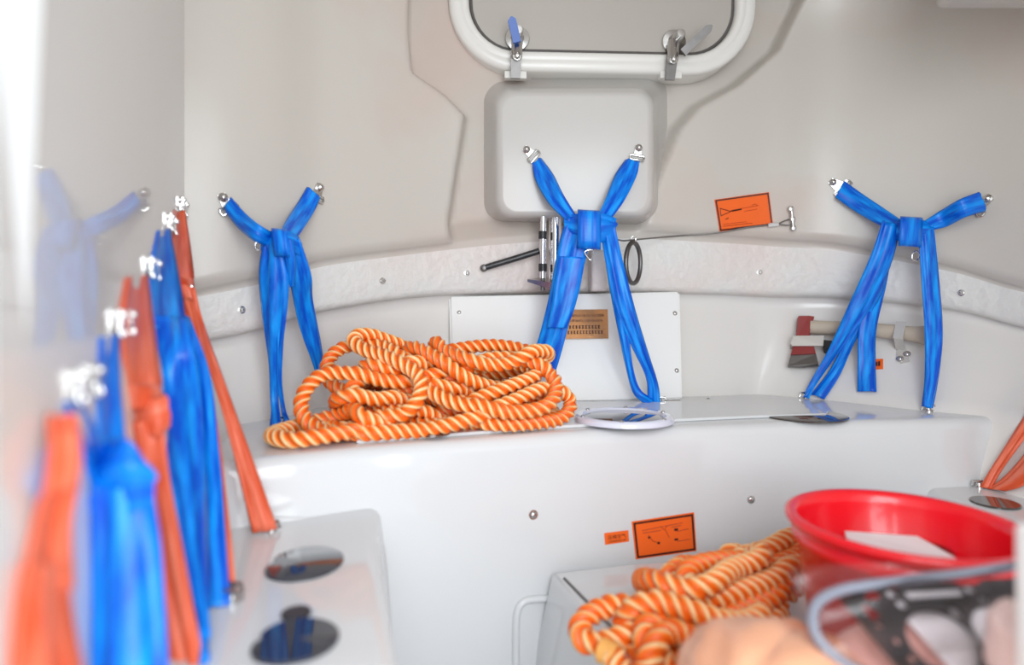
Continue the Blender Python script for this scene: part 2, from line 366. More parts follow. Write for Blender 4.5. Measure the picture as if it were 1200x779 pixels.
# round inspection hatch on the board
def disc_hatch():
    c = onZ(731, 492, ZC); c.z = ZC+.0003; r = .090
    t = thing('inspection_hatch', c, 'round inspection port with pale clear rim in the bench board', 'hatch cover')
    mb = MB().lathe(c, (0,0,1), [(r*.80, 0), (r, 0), (r, .004), (r*.97, .009), (r*.92, .011), (r*.84, .010), (r*.80, .006), (r*.80, 0)], 64); mb.build('rim', M_RING, t)
    mb = MB().lathe(c, (0,0,1), [(r*.80, .001), (r*.80, .006), (r*.72, .008), (0, .008)], 48); mb.build('dark_cover', M_DISC, t)
    for k in range(6):
        a = k*math.pi/3+.3; mb = MB(); dome(mb, c+Vector((math.cos(a)*r*.905, math.sin(a)*r*.905, .0105)), (0,0,1), .0035); mb.build('screw', M_STEEL, t)
disc_hatch()
def dark_disc(name, px, py, z, r, mat, label, sx=1, sy=1, h=.003, cat='deck disc', notch=False, up=None):
    c = onZ(px, py, z); c.z = z+.0003; mb = MB(); n_ = 56
    prof = [(r, 0), (r, h*.7), (r*.97, h), (0, h)]
    mb.lathe(c, (0,0,1), prof, n_, sx, sy, up or (1,0,0))
    if notch:
        for i, v in enumerate(mb.v):
            x, y = (v[0]-c.x)/(r*sx), (v[1]-c.y)/(r*sy); a = math.atan2(y, x); rad = math.hypot(x, y)
            g = 1
            da = abs((a-math.pi+math.pi) % (2*math.pi)-math.pi)      # distance from -x direction
            if da < .9: g = 1-.16*(1-da/.9)**1.2-(.10*max(0, 1-da/.22))
            k = 1+(g-1)*min(1, rad)
            mb.v[i] = (c.x+(v[0]-c.x)*k, c.y+(v[1]-c.y)*k, v[2])
    return mb.build(name, mat, None, label=label, cat=cat)
dark_disc('inspection_disc', 941, 487.2, ZB, .080, M_DISCB, 'dark round disc on the end bench under the axe belt', sx=1.0, sy=1.0)
mb = MB(); c = onZ(506, 508, ZC); c.z = ZC; mb.lathe(c, (0,0,1), [(.030, 0), (.029, .003), (.022, .006), (.010, .0075), (0, .0078)], 32); mb.build('pull_knob', simple('brown_knob', (.10,.03,.015), .15, coat=.5), None, label='small dark brown recessed pull on the bench board below the rope', cat='knob')

# ------------------------------------------------------------------ side benches
def side_bench(name, inner, edge, label, ZS=ZS):
    n = 30; a = catmull(inner, n); b = catmull(edge, n); s = 1 if b[0][0] > a[0][0] else -1
    t = thing(name, (float(b[:, 0].mean()), float(b[:, 1].mean()), 0), label, 'bench'); rows = []
    for k in np.linspace(0, 1, 6): rows.append([(*(a[i]*(1-k)+b[i]*k), ZS) for i in range(n)])
    r = .02
    for q in np.linspace(0, math.pi/2, 6)[1:]: rows.append([(b[i][0]+s*r*math.sin(q), b[i][1], ZS-r*(1-math.cos(q))) for i in range(n)])
    for z, o_ in ((ZS-.10, .030), (.15, .045), (0, .05)): rows.append([(b[i][0]+s*o_, b[i][1], z) for i in range(n)])
    m = MB().grid(rows); m.build('bench_body', M_BENCH, t, smooth=True); return t, m
lb, lbm = side_bench('side_bench', [(-.46,.91),(-.43,.80),(-.40,.6),(-.33,.4),(-.2,.1)], [(-.218,.93),(-.196,.81),(-.112,.508),(-.068,.35),(0,.1)], 'white moulded side bench under the row of orange and blue belts')
cv = [onZ(318,611,ZS), onZ(360,613,ZS), onZ(420,617,ZS), onZ(437,627,ZS), onZ(446,655,ZS-.012), onZ(451,720,ZS-.06), onZ(455,790,ZS-.09)]
# cove moulding where the side bench meets the end bench
cpts = []
for i, (px_, py_, z_) in enumerate(((300,607,ZS),(330,609,ZS),(380,611,ZS),(418,614,ZS),(436,622,ZS-.003),(447,642,ZS-.02),(452,690,ZS-.07),(457,760,ZS-.13),(459,800,ZS-.16))):
    p_, n_ = hit(px_, py_, -.001, bvb); cpts.append(p_)
MB().tube(catmull(cpts, 40), .0055, 10).build('cove_moulding', M_BENCH, lb, smooth=True)
rb, rbm = side_bench('side_bench', [(1.05,1.22),(1.03,1.0),(1.0,.6),(.95,.1)], [(.80,1.235),(.78,1.0),(.74,.6),(.70,.1)], 'white moulded side bench beyond the red bucket', ZSR)
bvl = BVHTree.FromPolygons([Vector(v) for v in lbm.v], lbm.f)
dark_disc('inspection_disc', 356, 661, ZS, .0445, M_DISC, 'smoky grey disc on the side bench with the orange belt end beside it', sx=1.0, sy=1.08, notch=True)
dark_disc('inspection_disc', 345, 752, ZS, .0385, M_DISC, 'dark blue-black disc on the side bench with a small knob beside it', sx=1.0, sy=.98, notch=True)
dark_disc('bench_knob', 347, 720, ZS, .014, M_BLACK, 'small flat black knob between two dark discs on the side bench', h=.0025, cat='knob')
dark_disc('inspection_disc', 1166, 590, ZSR, .036, M_DISCB, 'dark brown disc on the side bench beyond the red bucket')

# ------------------------------------------------------------------ engine cover
def engine_cover():
    t = thing('engine_cover', (.4, .7, 0), 'white engine cover box carrying the bucket and loose rope', 'engine cover')
    top = [(.072,.985),(.135,.785),(.21,.52),(.235,.30),(.66,.30),(.68,.60),(.70,1.02),(.40,1.045),(.20,1.02)]
    ctr = np.mean(top, 0); out = []
    def ring(off, z):
        res = []
        N_ = len(top)
        for i in range(N_):
            a, b, c = np.array(top[i-1]), np.array(top[i]), np.array(top[(i+1) % N_])
            e = (b-a)/np.linalg.norm(b-a)+(c-b)/np.linalg.norm(c-b); e /= np.linalg.norm(e); nn = np.array([-e[1], e[0]])
            if np.dot(nn, b-ctr) < 0: nn = -nn
            q = b+nn*off; res.append((q[0], min(q[1], 1.06+.0*i) if i not in (0,7,8,6) else q[1], z))
        return res
    rows = [ring(-.0, ZE), ring(.004, ZE-.0015), ring(.008, ZE-.006), ring(.010, ZE-.014), ring(.035, ZE-.12), ring(.06, .12), ring(.07, 0)]
    mb = MB().grid(rows, closed_u=True); mb.add(rows[0], [tuple(range(len(top)))]); mb.build('cover_body', M_BENCH, t, smooth='auto')
    q = [Vector((.082,.965,ZE+.001)), Vector((.143,.785,ZE+.001)), Vector((.218,.52,ZE+.001)), Vector((.243,.33,ZE+.001))]
    MB().tube(q, .0022, 6).build('seam', M_DSTEEL, t)
    f = []
    for px_, py_ in ((604,800),(604,740),(606,715),(614,704),(630,701),(660,700)): p_, n_ = hit(px_, py_, .002, bvb); f.append(p_)
    MB().tube(catmull(f, 24), .006, 8).build('cover_flange', M_BENCH, t, smooth=True)
engine_cover()

# ------------------------------------------------------------------ access panel behind the bench
def access_panel():
    tl, tr, br, bl = P(526,347,1.455), P(797,341,1.50), P(800,468,1.428), P(530,476,1.372)
    n = (bl-tl).cross(tr-tl).normalized(); n = n if n.y < 0 else -n
    t = thing('access_panel', (bl+br)/2, 'white screwed access panel standing at the back of the bench', 'panel')
    me = MB().hexa([tl-n*.016, tr-n*.016, br-n*.016, bl-n*.016], [tl, tr, br, bl]).mesh('panel_board')
    bm = bmesh.new(); bm.from_mesh(me); bmesh.ops.bevel(bm, geom=list(bm.edges), offset=.005, segments=3, affect='EDGES'); bm.to_mesh(me); bm.free()
    link('panel_board', me, M_PANEL, t, 'auto')
    bv = BVHTree.FromPolygons([v.co.copy() for v in me.vertices], [tuple(p.vertices) for p in me.polygons])
    for q in ((538,366),(791,367),(793,434),(540,455)): bolt(*q, t, .0042, bv)
    MB().box((bl+br)/2+Vector((.08, -.004, -.001)), (br-bl)*.33, (0,.004,0), (0,0,.003)).build('foot_strip', simple('rust_strip', (.16,.07,.05), .6), t)
    return bv
bvp = access_panel()

# ------------------------------------------------------------------ stickers and plates
def text_geo(s, size=1.0):
    cu = bpy.data.curves.new('t', 'FONT'); cu.body = s; cu.size = size; cu.resolution_u = 2
    o = bpy.data.objects.new('t', cu); COL.objects.link(o); dg = bpy.context.evaluated_depsgraph_get()
    me = o.evaluated_get(dg).to_mesh(); vs = [(v.co.x, v.co.y) for v in me.vertices]; fs = [tuple(p.vertices) for p in me.polygons]
    o.evaluated_get(dg).to_mesh_clear(); bpy.data.objects.remove(o); bpy.data.curves.remove(cu); return vs, fs
class Decal:
    def __init__(s, name, c, bv, mat, label, cat='sticker', th=.0012):
        s.c = [Vector((*q, 0)) for q in c]; s.bv = bv; s.th = th
        base, _ = s.pt(.5, .5, 0); s.t = thing(name, base, label, cat)
        mb = MB(); nx, ny = 20, 12
        top = [[s.pt(i/nx, j/ny, th)[0] for i in range(nx+1)] for j in range(ny+1)]; bot = [[s.pt(i/nx, j/ny, .0001)[0] for i in range(nx+1)] for j in range(ny+1)]
        mb.grid(top); mb.grid(bot); 
        ring = lambda g: g[0]+[r[-1] for r in g[1:]]+g[-1][::-1][1:]+[r[0] for r in g[::-1]][1:-1]
        mb.grid([ring(top), ring(bot)], closed_u=True); mb.build('sheet', mat, s.t, smooth=False)
    def pt(s, u, v, off):
        a = s.c[0].lerp(s.c[1], u); b = s.c[3].lerp(s.c[2], u); q = a.lerp(b, v); return hit(q.x, q.y, off, s.bv)
    def quads(s, name, rects, mat, split=False):
        mb = MB()
        for (u0, v0, u1, v1) in rects:
            if split: mb = MB()
            k = max(1, int(abs(u1-u0)*18)); kv = max(1, int(abs(v1-v0)*12)); mb.grid([[s.pt(u0+(u1-u0)*i/k, v0+(v1-v0)*q/kv, s.th+.0010)[0] for i in range(k+1)] for q in range(kv+1)])
            if split: mb.build(name, mat, s.t, smooth=False)
        if not split: mb.build(name, mat, s.t, smooth=False)
    def line(s, mb, pts, w_=.0012):
        mb.tube([s.pt(u, v, s.th+.0005)[0] for u, v in pts], w_, 5)
    def text(s, name, body, u0, v0, u1, v1, mat):
        vs, fs = text_geo(body); xs = [v[0] for v in vs]; ysv = [v[1] for v in vs]
        if not vs: return
        x0, x1, y0, y1 = min(xs), max(xs), min(ysv), max(ysv)
        MB_ = MB(); MB_.add([s.pt(u0+(u1-u0)*(x-x0)/(x1-x0), v1+(v0-v1)*(y-y0)/(y1-y0), s.th+.0008)[0] for x, y in vs], fs); MB_.build(name, mat, s.t, smooth=False)
def border(d, i=.03, w_=.03, asp=1.6):
    d.quads('printed_border', [(i, i*asp, 1-i, (i+w_)*asp), (i, 1-(i+w_)*asp, 1-i, 1-i*asp), (i, (i+w_)*asp, i+w_, 1-(i+w_)*asp), (1-i-w_, (i+w_)*asp, 1-i, 1-(i+w_)*asp)], M_INK)
d = Decal('instruction_sticker', [(837,234),(901,225),(906,264),(843,271)], bvh, M_STICK, 'orange bordered instruction sticker on the canopy wall above the cable')
border(d, .012, .026)
mb = MB(); d.line(mb, [(.08,.30),(.25,.42),(.33,.42)], .0009); d.line(mb, [(.08,.52),(.25,.44)], .0009); d.line(mb, [(.08,.28),(.07,.54)], .0009); d.line(mb, [(.27,.42),(.46,.40)], .0020); d.line(mb, [(.14,.66),(.2,.62)], .001); mb.build('printed_diagram', M_INK, d.t)
mb = MB(); d.line(mb, [(.46,.38),(.78,.36)], .0006); d.line(mb, [(.50,.48),(.74,.46)], .0006); d.line(mb, [(.66,.32),(.72,.30),(.76,.36)], .0007); d.line(mb, [(.08,.86),(.62,.86)], .0007); d.line(mb, [(.08,.80),(.52,.80)], .0006); mb.build('printed_text', M_FAINT, d.t)
d = Decal('instruction_sticker', [(740,611),(813,600),(816,645),(745,655)], bvb, M_STICK, 'large orange bordered diagram sticker on the front of the end bench')
border(d, .02, .03)
mb = MB(); 
for q in ([(.15,.27),(.50,.24),(.80,.22)], [(.15,.34),(.45,.33)], [(.45,.22),(.50,.34),(.55,.24)], [(.52,.34),(.57,.55)], [(.24,.42),(.28,.48)], [(.24,.42),(.30,.58),(.38,.64)], [(.70,.42),(.90,.40)], [(.70,.68),(.90,.67)], [(.62,.30),(.78,.28)]): d.line(mb, q, .0006)
mb.build('printed_diagram', M_FAINT, d.t)
d.quads('printed_mark', [(.66,.34,.72,.40), (.65,.60,.71,.65), (.37,.62,.41,.68), (.23,.45,.26,.50)], M_INK, True)
d = Decal('caption_sticker', [(708,624.5),(736,621),(737,634),(709,638)], bvb, M_STICK, 'small orange caption label beside the large diagram sticker')
d.text('printed_text', '压缩空气', .12, .22, .88, .58, M_INK); d.text('printed_caption', 'COMPRESSED AIR', .12, .70, .88, .86, M_INK)
d = Decal('caption_sticker', [(1023,421),(1035,420.5),(1035,432.5),(1023,433)], bvh, M_STICK, 'tiny orange label on the wall below the axe handle')
d.quads('printed_mark', [(.25,.3,.45,.7), (.52,.25,.72,.72)], M_INK, True)
d = Decal('copper_sign_plate', [(660,363),(712,362.5),(713,396.5),(661,397)], bvp, M_COPPER, 'copper sign plate with small print on the access panel', 'sign')
for v0, v1, k_, u0, u1 in ((.16,.25,24,.05,.92), (.33,.42,23,.05,.88)):
    rc = []
    for i in range(k_):
        u = u0+(u1-u0)*i/k_; rc.append((u, v0+random.choice((0,.02)), u+(u1-u0)/k_*random.choice((.45,.6,.7)), v1))
    d.quads('printed_line', rc, simple('brown_print', (.22,.09,.04), .5))
for v0, v1, k_, u0, u1 in ((.55,.66,10,.12,.84), (.73,.84,12,.08,.90)):
    rc = []
    for i in range(k_):
        u = u0+(u1-u0)*i/k_; w_ = (u1-u0)/k_*.62
        rc += [(u, v0, u+w_, v0+.025), (u, v0+.045, u+w_*random.uniform(.6,1), v0+.068), (u+w_*random.uniform(.2,.5), v0, u+w_*.62, v1), (u, v1-.022, u+w_, v1)]
    d.quads('printed_line', rc, M_INK)

# ------------------------------------------------------------------ roof hatch
def hatch():
    rx = Vector((math.cos(.05), math.sin(.05), 0)); up = Vector((0, -.06, 1)).normalized(); nn = up.cross(rx).normalized(); nn = nn if nn.y < 0 else -nn
    bc = P(706, 88, 1.50); px_m = 1.5/F
    hw, hh, rad = 179*px_m, 150*px_m, 78*px_m; c = bc+up*hh
    def rr(hw, hh, r, k=10):
        o = []
        for (sx, sy, a0) in ((1, 1, 0), (-1, 1, 90), (-1, -1, 180), (1, -1, 270)):
            for i in range(k+1):
                a = math.radians(a0+90*i/k); o.append((sx*(hw-r)+r*math.cos(a), sy*(hh-r)+r*math.sin(a)))
        return o
    t = thing('escape_hatch', bc, 'large rounded escape hatch with pale frame high on the end wall', 'hatch')
    W = lambda x, y, z: c+rx*x+up*y+nn*z
    rows = []
    for ins, h in ((0, -.06), (0, .010), (.002, .016), (.006, .020), (.014, .022), (.024, .023), (.027, .021), (.030, .023), (.040, .023), (.045, .020), (.048, .012), (.049, .004), (.051, -.012)):
        rows.append([W(x, y, h) for x, y in rr(hw-ins, hh-ins, max(rad-ins, .02))])
    MB().grid(rows, closed_u=True).build('hatch_frame', M_FRAME, t, smooth=True)
    r2 = [[W(x, y, h) for x, y in rr(hw-i, hh-i, rad-i)] for i, h in ((.050, -.004), (.050, .003), (.053, .005), (.057, .003))]
    MB().grid(r2, closed_u=True).build('seal', M_SEAL, t, smooth=True)
    o = [W(x, y, .002) for x, y in rr(hw-.055, hh-.055, rad-.055)]; o2 = [W(x, y, -.02) for x, y in rr(hw-.055, hh-.055, rad-.055)]
    m = MB(); N_ = len(o); m.add(o+o2, [tuple(range(N_))]+[(i, N_+i, N_+(i+1) % N_, (i+1) % N_) for i in range(N_)]); m.build('lid', M_HATCH, t, smooth=False)
    def pix(px, py, z):           # point over pixel on the lid plane raised by z
        og = Vector((0, 0, CZ)); dd = P(px, py, 1)-og; k = (W(0,0,z)-og).dot(nn)/dd.dot(nn); return og+dd*k
    for (hx, hy, ex, ey, lx, ly, bx_, by_, mat) in ((606,46,604,92,599,20,606,50,M_BLUEP), (789,50,785,94,834,30,800,62,M_DSTEEL)):
        hc = pix(hx, hy, .002)
        m = MB().lathe(hc, nn, [(.029, 0), (.030, .004), (.028, .009), (.016, .011), (.013, .02), (.012, .055), (.009, .062), (0, .063)], 28); hn = m.build('handle', M_STEEL, t)
        a, b = pix(hx-1, hy+14, .05), pix(ex, ey, .036); dr = (b-a).normalized(); sd = dr.cross(nn).normalized()
        m = MB(); m.hexa([a+sd*.013-nn*.004, a-sd*.013-nn*.004, a-sd*.013+nn*.004, a+sd*.013+nn*.004], [b+sd*.011-nn*.003, b-sd*.011-nn*.003, b-sd*.011+nn*.003, b+sd*.011+nn*.003]); m.build('locking_dog', M_DSTEEL, hn)
        m = MB(); m.tube([pix(hx, hy, .03), pix(hx-.5, hy+20, .058)], [.014, .013], 14); dome(m, pix(hx, hy+20, .06), nn, .007, .012); m.build('clamp_nut', M_STEEL, hn)
        a, b = pix(bx_, by_, .06), pix(lx, ly, .075); dr = (b-a).normalized(); sd = dr.cross(nn).normalized(); rows_ = []
        for k in np.linspace(0, 1, 9):
            w_ = .0095*(1 if k < .9 else math.sqrt(max(.05, 1-((k-.9)/.1)**2))); q = a.lerp(b, k); rows_.append([q+sd*w_-nn*.004, q+sd*w_+nn*.004, q-sd*w_+nn*.004, q-sd*w_-nn*.004])
        m = MB().grid(rows_, closed_u=True); m.add(rows_[-1], [(0,1,2,3)]); m.add(rows_[0], [(0,1,2,3)]); m.build('lever', mat, hn)
        q = pix(ex, 89, .014); m = MB().box(q, rx*.026, up*.008, nn*.010); m.build('strike_pad', M_FRAME, t, smooth=False)
hatch()

# ------------------------------------------------------------------ moulded tank housing
def housing():
    cx_, cy_ = 673, 180; t = None; rows = []
    def rr(hw, hh, r, k=8):
        o = []
        for (sx, sy, a0) in ((1,1,0),(-1,1,90),(-1,-1,180),(1,-1,270)):
            for i in range(k+1):
                a = math.radians(a0+90*i/k); o.append((sx*(hw-r)+r*math.cos(a), sy*(hh-r)+r*math.sin(a)))
        return o
    for (l, r, tp, bt, dd, rad) in ((552,784,84,268,1.585,24),(563,774,92,262,1.53,24),(567,770,98,259,1.50,23),(577,767,103,256,1.44,22),(580,766,105,254.5,1.424,21),(583,764,107.5,252,1.414,20),(588,760,112,248,1.409,17),(590,758,114,246,1.409,16)):
        rows.append([P((l+r)/2+x, (tp+bt)/2-y, dd) for x, y in rr((r-l)/2, (bt-tp)/2, rad)])
    mb = MB().grid(rows, closed_u=True); mb.add(rows[-1], [tuple(range(len(rows[-1])))])
    o = mb.build('moulded_housing', gelcoat('housing_gelcoat', (.56,.54,.515), .2, pink=.5, bump=.01), None, smooth=True, label='pale rounded box housing moulded below the hatch', cat='housing')
    return BVHTree.FromPolygons([Vector(v) for v in mb.v], mb.f)
bvq = housing()

# ------------------------------------------------------------------ belts
def PL(px, py, d):          # keeps a belt in front of the side wall
    k = (px-CX)/F+.4167
    if k < 0: d = min(d, -.1233/k-.012)
    o = Vector((0, 0, CZ)); dr = (P(px, py, 1.0)-o).normalized()
    for bv in (bvh, bvb, bvp, bvq):
        h = bv.ray_cast(o, dr)
        if h[0] is not None: d = min(d, h[0].y-.007)
    return P(px, py, d)
def ribbon(name, mat, parent, L, R, n=44, m=9, bulge=.004, fold=.0016, ph=0.0, th=.002, vs=1.0):
    Lp = catmull([PL(*q) for q in L], n); Rp = catmull([PL(*q) for q in R], n); rows = []
    tn = np.gradient((Lp+Rp)/2, axis=0); length = np.concatenate([[0], np.cumsum(np.linalg.norm(np.diff((Lp+Rp)/2, axis=0), axis=1))])
    uvs = []
    for i in range(n):
        wv = Rp[i]-Lp[i]; nrm = np.cross(tn[i], wv); nrm /= (np.linalg.norm(nrm)+1e-9)
        if nrm[1] > 0: nrm = -nrm
        row = []
        for j in range(m):
            u = j/(m-1); s_ = length[i]
            o = bulge*(1-(2*u-1)**2)+fold*math.sin(2*math.pi*(1.35*u+ph)+7*s_+ph*5)*math.sin(math.pi*u)+.6*fold*math.sin(2*math.pi*(2.6*u)+ph*9-11*s_)
            row.append(Lp[i]+wv*u+nrm*o); uvs.append((u, s_*vs))
        rows.append([tuple(q) for q in row])
    mb = MB().grid(rows); me = bpy.data.meshes.new(name); me.from_pydata(mb.v, [], mb.f); me.update()
    uvl = me.uv_layers.new(name='UVMap'); li = np.zeros(len(me.loops), int); me.loops.foreach_get('vertex_index', li)
    uvl.data.foreach_set('uv', np.array(uvs)[li].ravel())
    o = link(name, me, mat, parent, True); md = o.modifiers.new('thickness', 'SOLIDIFY'); md.thickness = th; md.offset = 0
    return o
def buckle(parent, p, n, d, s=.024, w_=.020, k=1.0):          # fixing plate with eye screw and slotted end; d points to the strap
    p, n, d = Vector(p), Vector(n).normalized(), Vector(d); d = (d-n*d.dot(n)).normalized(); sd = d.cross(n).normalized()
    q = lambda a, b, h: p+sd*a+d*b+n*h
    mb = MB(); c = [(-.007*k,-.007*k),(.007*k,-.007*k),(w_*.6,s*.6),(w_,s*.62),(w_,s*.8),(-w_,s*.8),(-w_,s*.62),(-w_*.6,s*.6)]
    N_ = len(c); lo = [q(a, b, .002) for a, b in c]; hi = [q(a, b, .0055) for a, b in c]
    mb.add(lo+hi, [tuple(range(N_)), tuple(range(N_, 2*N_))]+[(i, (i+1) % N_, N_+(i+1) % N_, N_+i) for i in range(N_)])
    o = mb.build('buckle', M_STEEL, parent)
    ring = [q(-w_, s*.7, .004), q(w_, s*.7, .004), q(w_*1.08, s*.9, .004), q(w_, s*1.15, .006), q(-w_, s*1.15, .006), q(-w_*1.08, s*.9, .004)]
    MB().tube(ring, .0028*k, 8, closed=True).build('slot_bar', M_STEEL, o)
    m = MB(); m.lathe(q(0, 0, 0), n, [(a_*k, b_*k) for a_, b_ in ((.0085, 0), (.0085, .006), (.0065, .0075), (.006, .012), (.003, .0145), (0, .015))], 16); m.build('screw', M_STEEL, o)
def dring(parent, c, r, nrm, up, name='ring', rad=.0022, tri=False):
    c, n, u = Vector(c), Vector(nrm).normalized(), Vector(up).normalized(); v = n.cross(u)
    pts = [c+u*r*1.2, c-u*r+v*r, c-u*r-v*r] if tri else [c+u*r*math.cos(a)+v*r*.7*math.sin(a) for a in np.linspace(0, 2*math.pi, 18)[:-1]]
    if tri: pts = catmull(pts, 20, closed=True)
    MB().tube(pts, rad, 8, closed=True).build(name, M_STEEL, parent)
def anchor(parent, px, py, z=ZB, r=.010):
    c = onZ(px, py, z); m = MB(); m.lathe(c, (0,0,1), [(r, 0), (r, .003), (r*.6, .004), (r*.5, .009), (0, .011)], 16); o = m.build('anchor_plate', M_STEEL, parent)
    MB().tube([c+Vector((-r*1.4, 0, .003)), c+Vector((-r*1.2, 0, .012)), c+Vector((r*1.2, 0, .012)), c+Vector((r*1.4, 0, .003))], .0022, 8).build('loop_bar', M_STEEL, o)
def wrap(parent, mat, l, r, t_, b_, d_, tilt=0):     # strap wrapped round the knot
    n = 16; rows = []; uvs = []
    for i in range(n+1):
        a = 2*math.pi*i/n; rr_ = .5*(b_-t_); cy_ = .5*(t_+b_); depth = .021
        py = cy_-rr_*math.cos(a) if True else 0; sq = abs(math.cos(a))**.6*math.copysign(1, math.cos(a)); py = cy_-rr_*sq
        sgn = math.copysign(abs(math.sin(a))**.6, math.sin(a)); dd = d_-depth*sgn
        rows.append([tuple(P(l+(r-l)*k/5+tilt*sq, py+((k-2.5)/2.5)*.8, dd-.003*math.sin(math.pi*k/5))) for k in range(6)])
    mb = MB().grid(rows); me = bpy.data.meshes.new('knot_wrap'); me.from_pydata(mb.v, [], mb.f); me.update()
    uvl = me.uv_layers.new(name='UVMap'); li = np.zeros(len(me.loops), int); me.loops.foreach_get('vertex_index', li)
    U_ = np.array([(k/5, i*.008) for i in range(n+1) for k in range(6)]); uvl.data.foreach_set('uv', U_[li].ravel())
    o = link('knot_wrap', me, mat, parent, True); md = o.modifiers.new('thickness', 'SOLIDIFY'); md.thickness = .002
    return o

# centre belt, hanging from the housing
g = 'blue belts on the end wall'
t = thing('safety_belt', onZ(770, 472, ZB), 'blue webbing belt tied below the housing over the copper plate', 'belt', g)
for (sx, sy, bx_, by_) in ((617,176,628,186), (748,174,746,186)):
    p, n_ = hit(sx, sy, 0, bvq); buckle(t, p, n_, P(bx_, by_, p.y)-p, .024, .015)
ribbon('shoulder_strap', M_BLUE, t, [(624,192,1.395),(628,212,1.385),(643,238,1.35),(662,257,1.335)], [(634,185,1.393),(648,204,1.378),(660,228,1.345),(676,254,1.33)], ph=.1, fold=.004)
ribbon('shoulder_strap', M_BLUE, t, [(733,187,1.393),(721,205,1.375),(710,232,1.345),(700,254,1.33)], [(749,190,1.395),(745,208,1.385),(731,236,1.35),(715,258,1.335)], ph=.5, fold=.004)
ribbon('knot_strap', M_BLUE, t, [(660,254,1.335),(680,250,1.322),(705,250,1.322),(722,256,1.335)], [(664,272,1.335),(682,284,1.322),(705,284,1.322),(720,274,1.335)], ph=.3, fold=.003)
wrap(t, M_BLUE, 677, 704, 247, 291, 1.315)
ribbon('belt_leg', M_BLUE, t, [(664,254,1.332),(654,290,1.33),(644,345,1.335),(630,400,1.345),(619,430,1.355)], [(694,262,1.328),(687,300,1.325),(674,350,1.33),(660,405,1.34),(648,446,1.35)], ph=.7, fold=.0035)
ribbon('sewn_end', M_BLUE, t, [(655,300,1.324),(650,330,1.323),(646,360,1.326),(641,384,1.33)], [(686,302,1.319),(680,335,1.318),(672,365,1.321),(664,384,1.326)], ph=.2, fold=.001, bulge=.003)
ribbon('belt_leg', M_BLUE, t, [(702,258,1.332),(710,310,1.33),(722,365,1.335),(740,405,1.345),(757,442,1.358),(759,470,1.366)], [(718,254,1.33),(731,310,1.328),(745,365,1.332),(760,415,1.342),(771,450,1.355),(774,473,1.362)], ph=.4, fold=.0035)
ribbon('belt_leg', M_BLUE, t, [(703,262,1.338),(713,330,1.337),(724,385,1.342),(733,428,1.35),(742,460,1.36),(758,474.5,1.366)], [(722,300,1.336),(731,350,1.335),(737,395,1.34),(742,432,1.349),(751,457,1.358),(768,470,1.364)], ph=.9, fold=.002)
dring(t, P(691,299,1.315), .009, (0,-1,0), (0.2,0,-1), 'hook', .0016, tri=True)
anchor(t, 773, 471.5)
# left belt
t = thing('safety_belt', onZ(325, 495, ZB), 'blue webbing belt knotted on the wall behind the coiled rope', 'belt', g)
for (sx, sy, bx_, by_) in ((261,232,266,240), (373,220,368,230)):
    p, n_ = hit(sx, sy); buckle(t, p, n_, P(bx_, by_, p.y)-p, .024, .015)
hL = hit(262,232)[0].y-.018; hR = hit(372,220)[0].y-.018
ribbon('shoulder_strap', M_BLUE, t, [(271,231,hL),(287,249,hL-.01),(305,264,hL-.03),(322,274,1.075)], [(264,248,hL),(280,268,hL-.01),(298,282,hL-.03),(316,290,1.08)], ph=.2)
ribbon('shoulder_strap', M_BLUE, t, [(360,219,hR),(350,236,hR-.02),(338,254,1.14),(328,272,1.08)], [(375,232,hR),(368,248,hR-.02),(357,266,1.14),(346,282,1.09)], ph=.6)
ribbon('knot_strap', M_BLUE, t, [(310,276,1.085),(320,270,1.065),(336,270,1.065),(350,278,1.09)], [(308,300,1.085),(320,296,1.062),(336,292,1.062),(352,300,1.09)], ph=.3)
wrap(t, M_BLUE, 320, 338, 269, 300, 1.062, tilt=-2)
ribbon('belt_leg', M_BLUE, t, [(310,280,1.07),(304,320,1.075),(307,370,1.09),(315,430,1.11),(318,470,1.115),(316,500,1.118)], [(332,288,1.062),(338,330,1.068),(334,385,1.085),(327,430,1.105),(327,470,1.112),(330,500,1.116)], ph=.8, fold=.005)
ribbon('belt_leg', M_BLUE, t, [(316,296,1.08),(318,340,1.088),(322,400,1.10),(325,450,1.118),(331,485,1.125),(332,498,1.125)], [(332,300,1.078),(336,350,1.084),(332,405,1.098),(331,450,1.116),(335,480,1.122),(341,497,1.124)], ph=.1, fold=.002)
ribbon('belt_leg', M_BLUE, t, [(330,278,1.075),(338,320,1.10),(350,380,1.16),(366,425,1.21),(374,450,1.235)], [(352,280,1.08),(365,322,1.11),(366,348,1.15),(376,402,1.20),(382,445,1.235)], ph=.5, fold=.004)
ribbon('sewn_end', M_BLUE, t, [(330,280,1.05),(334,300,1.056),(338,322,1.07),(340,336,1.08)], [(343,280,1.052),(346,300,1.058),(346,318,1.07),(344,334,1.08)], ph=.1, fold=.001, bulge=.004)
dring(t, P(303,288,1.085), .008, (0.2,-1,0), (0,0,1), 'hook', .0016)
anchor(t, 326, 497)
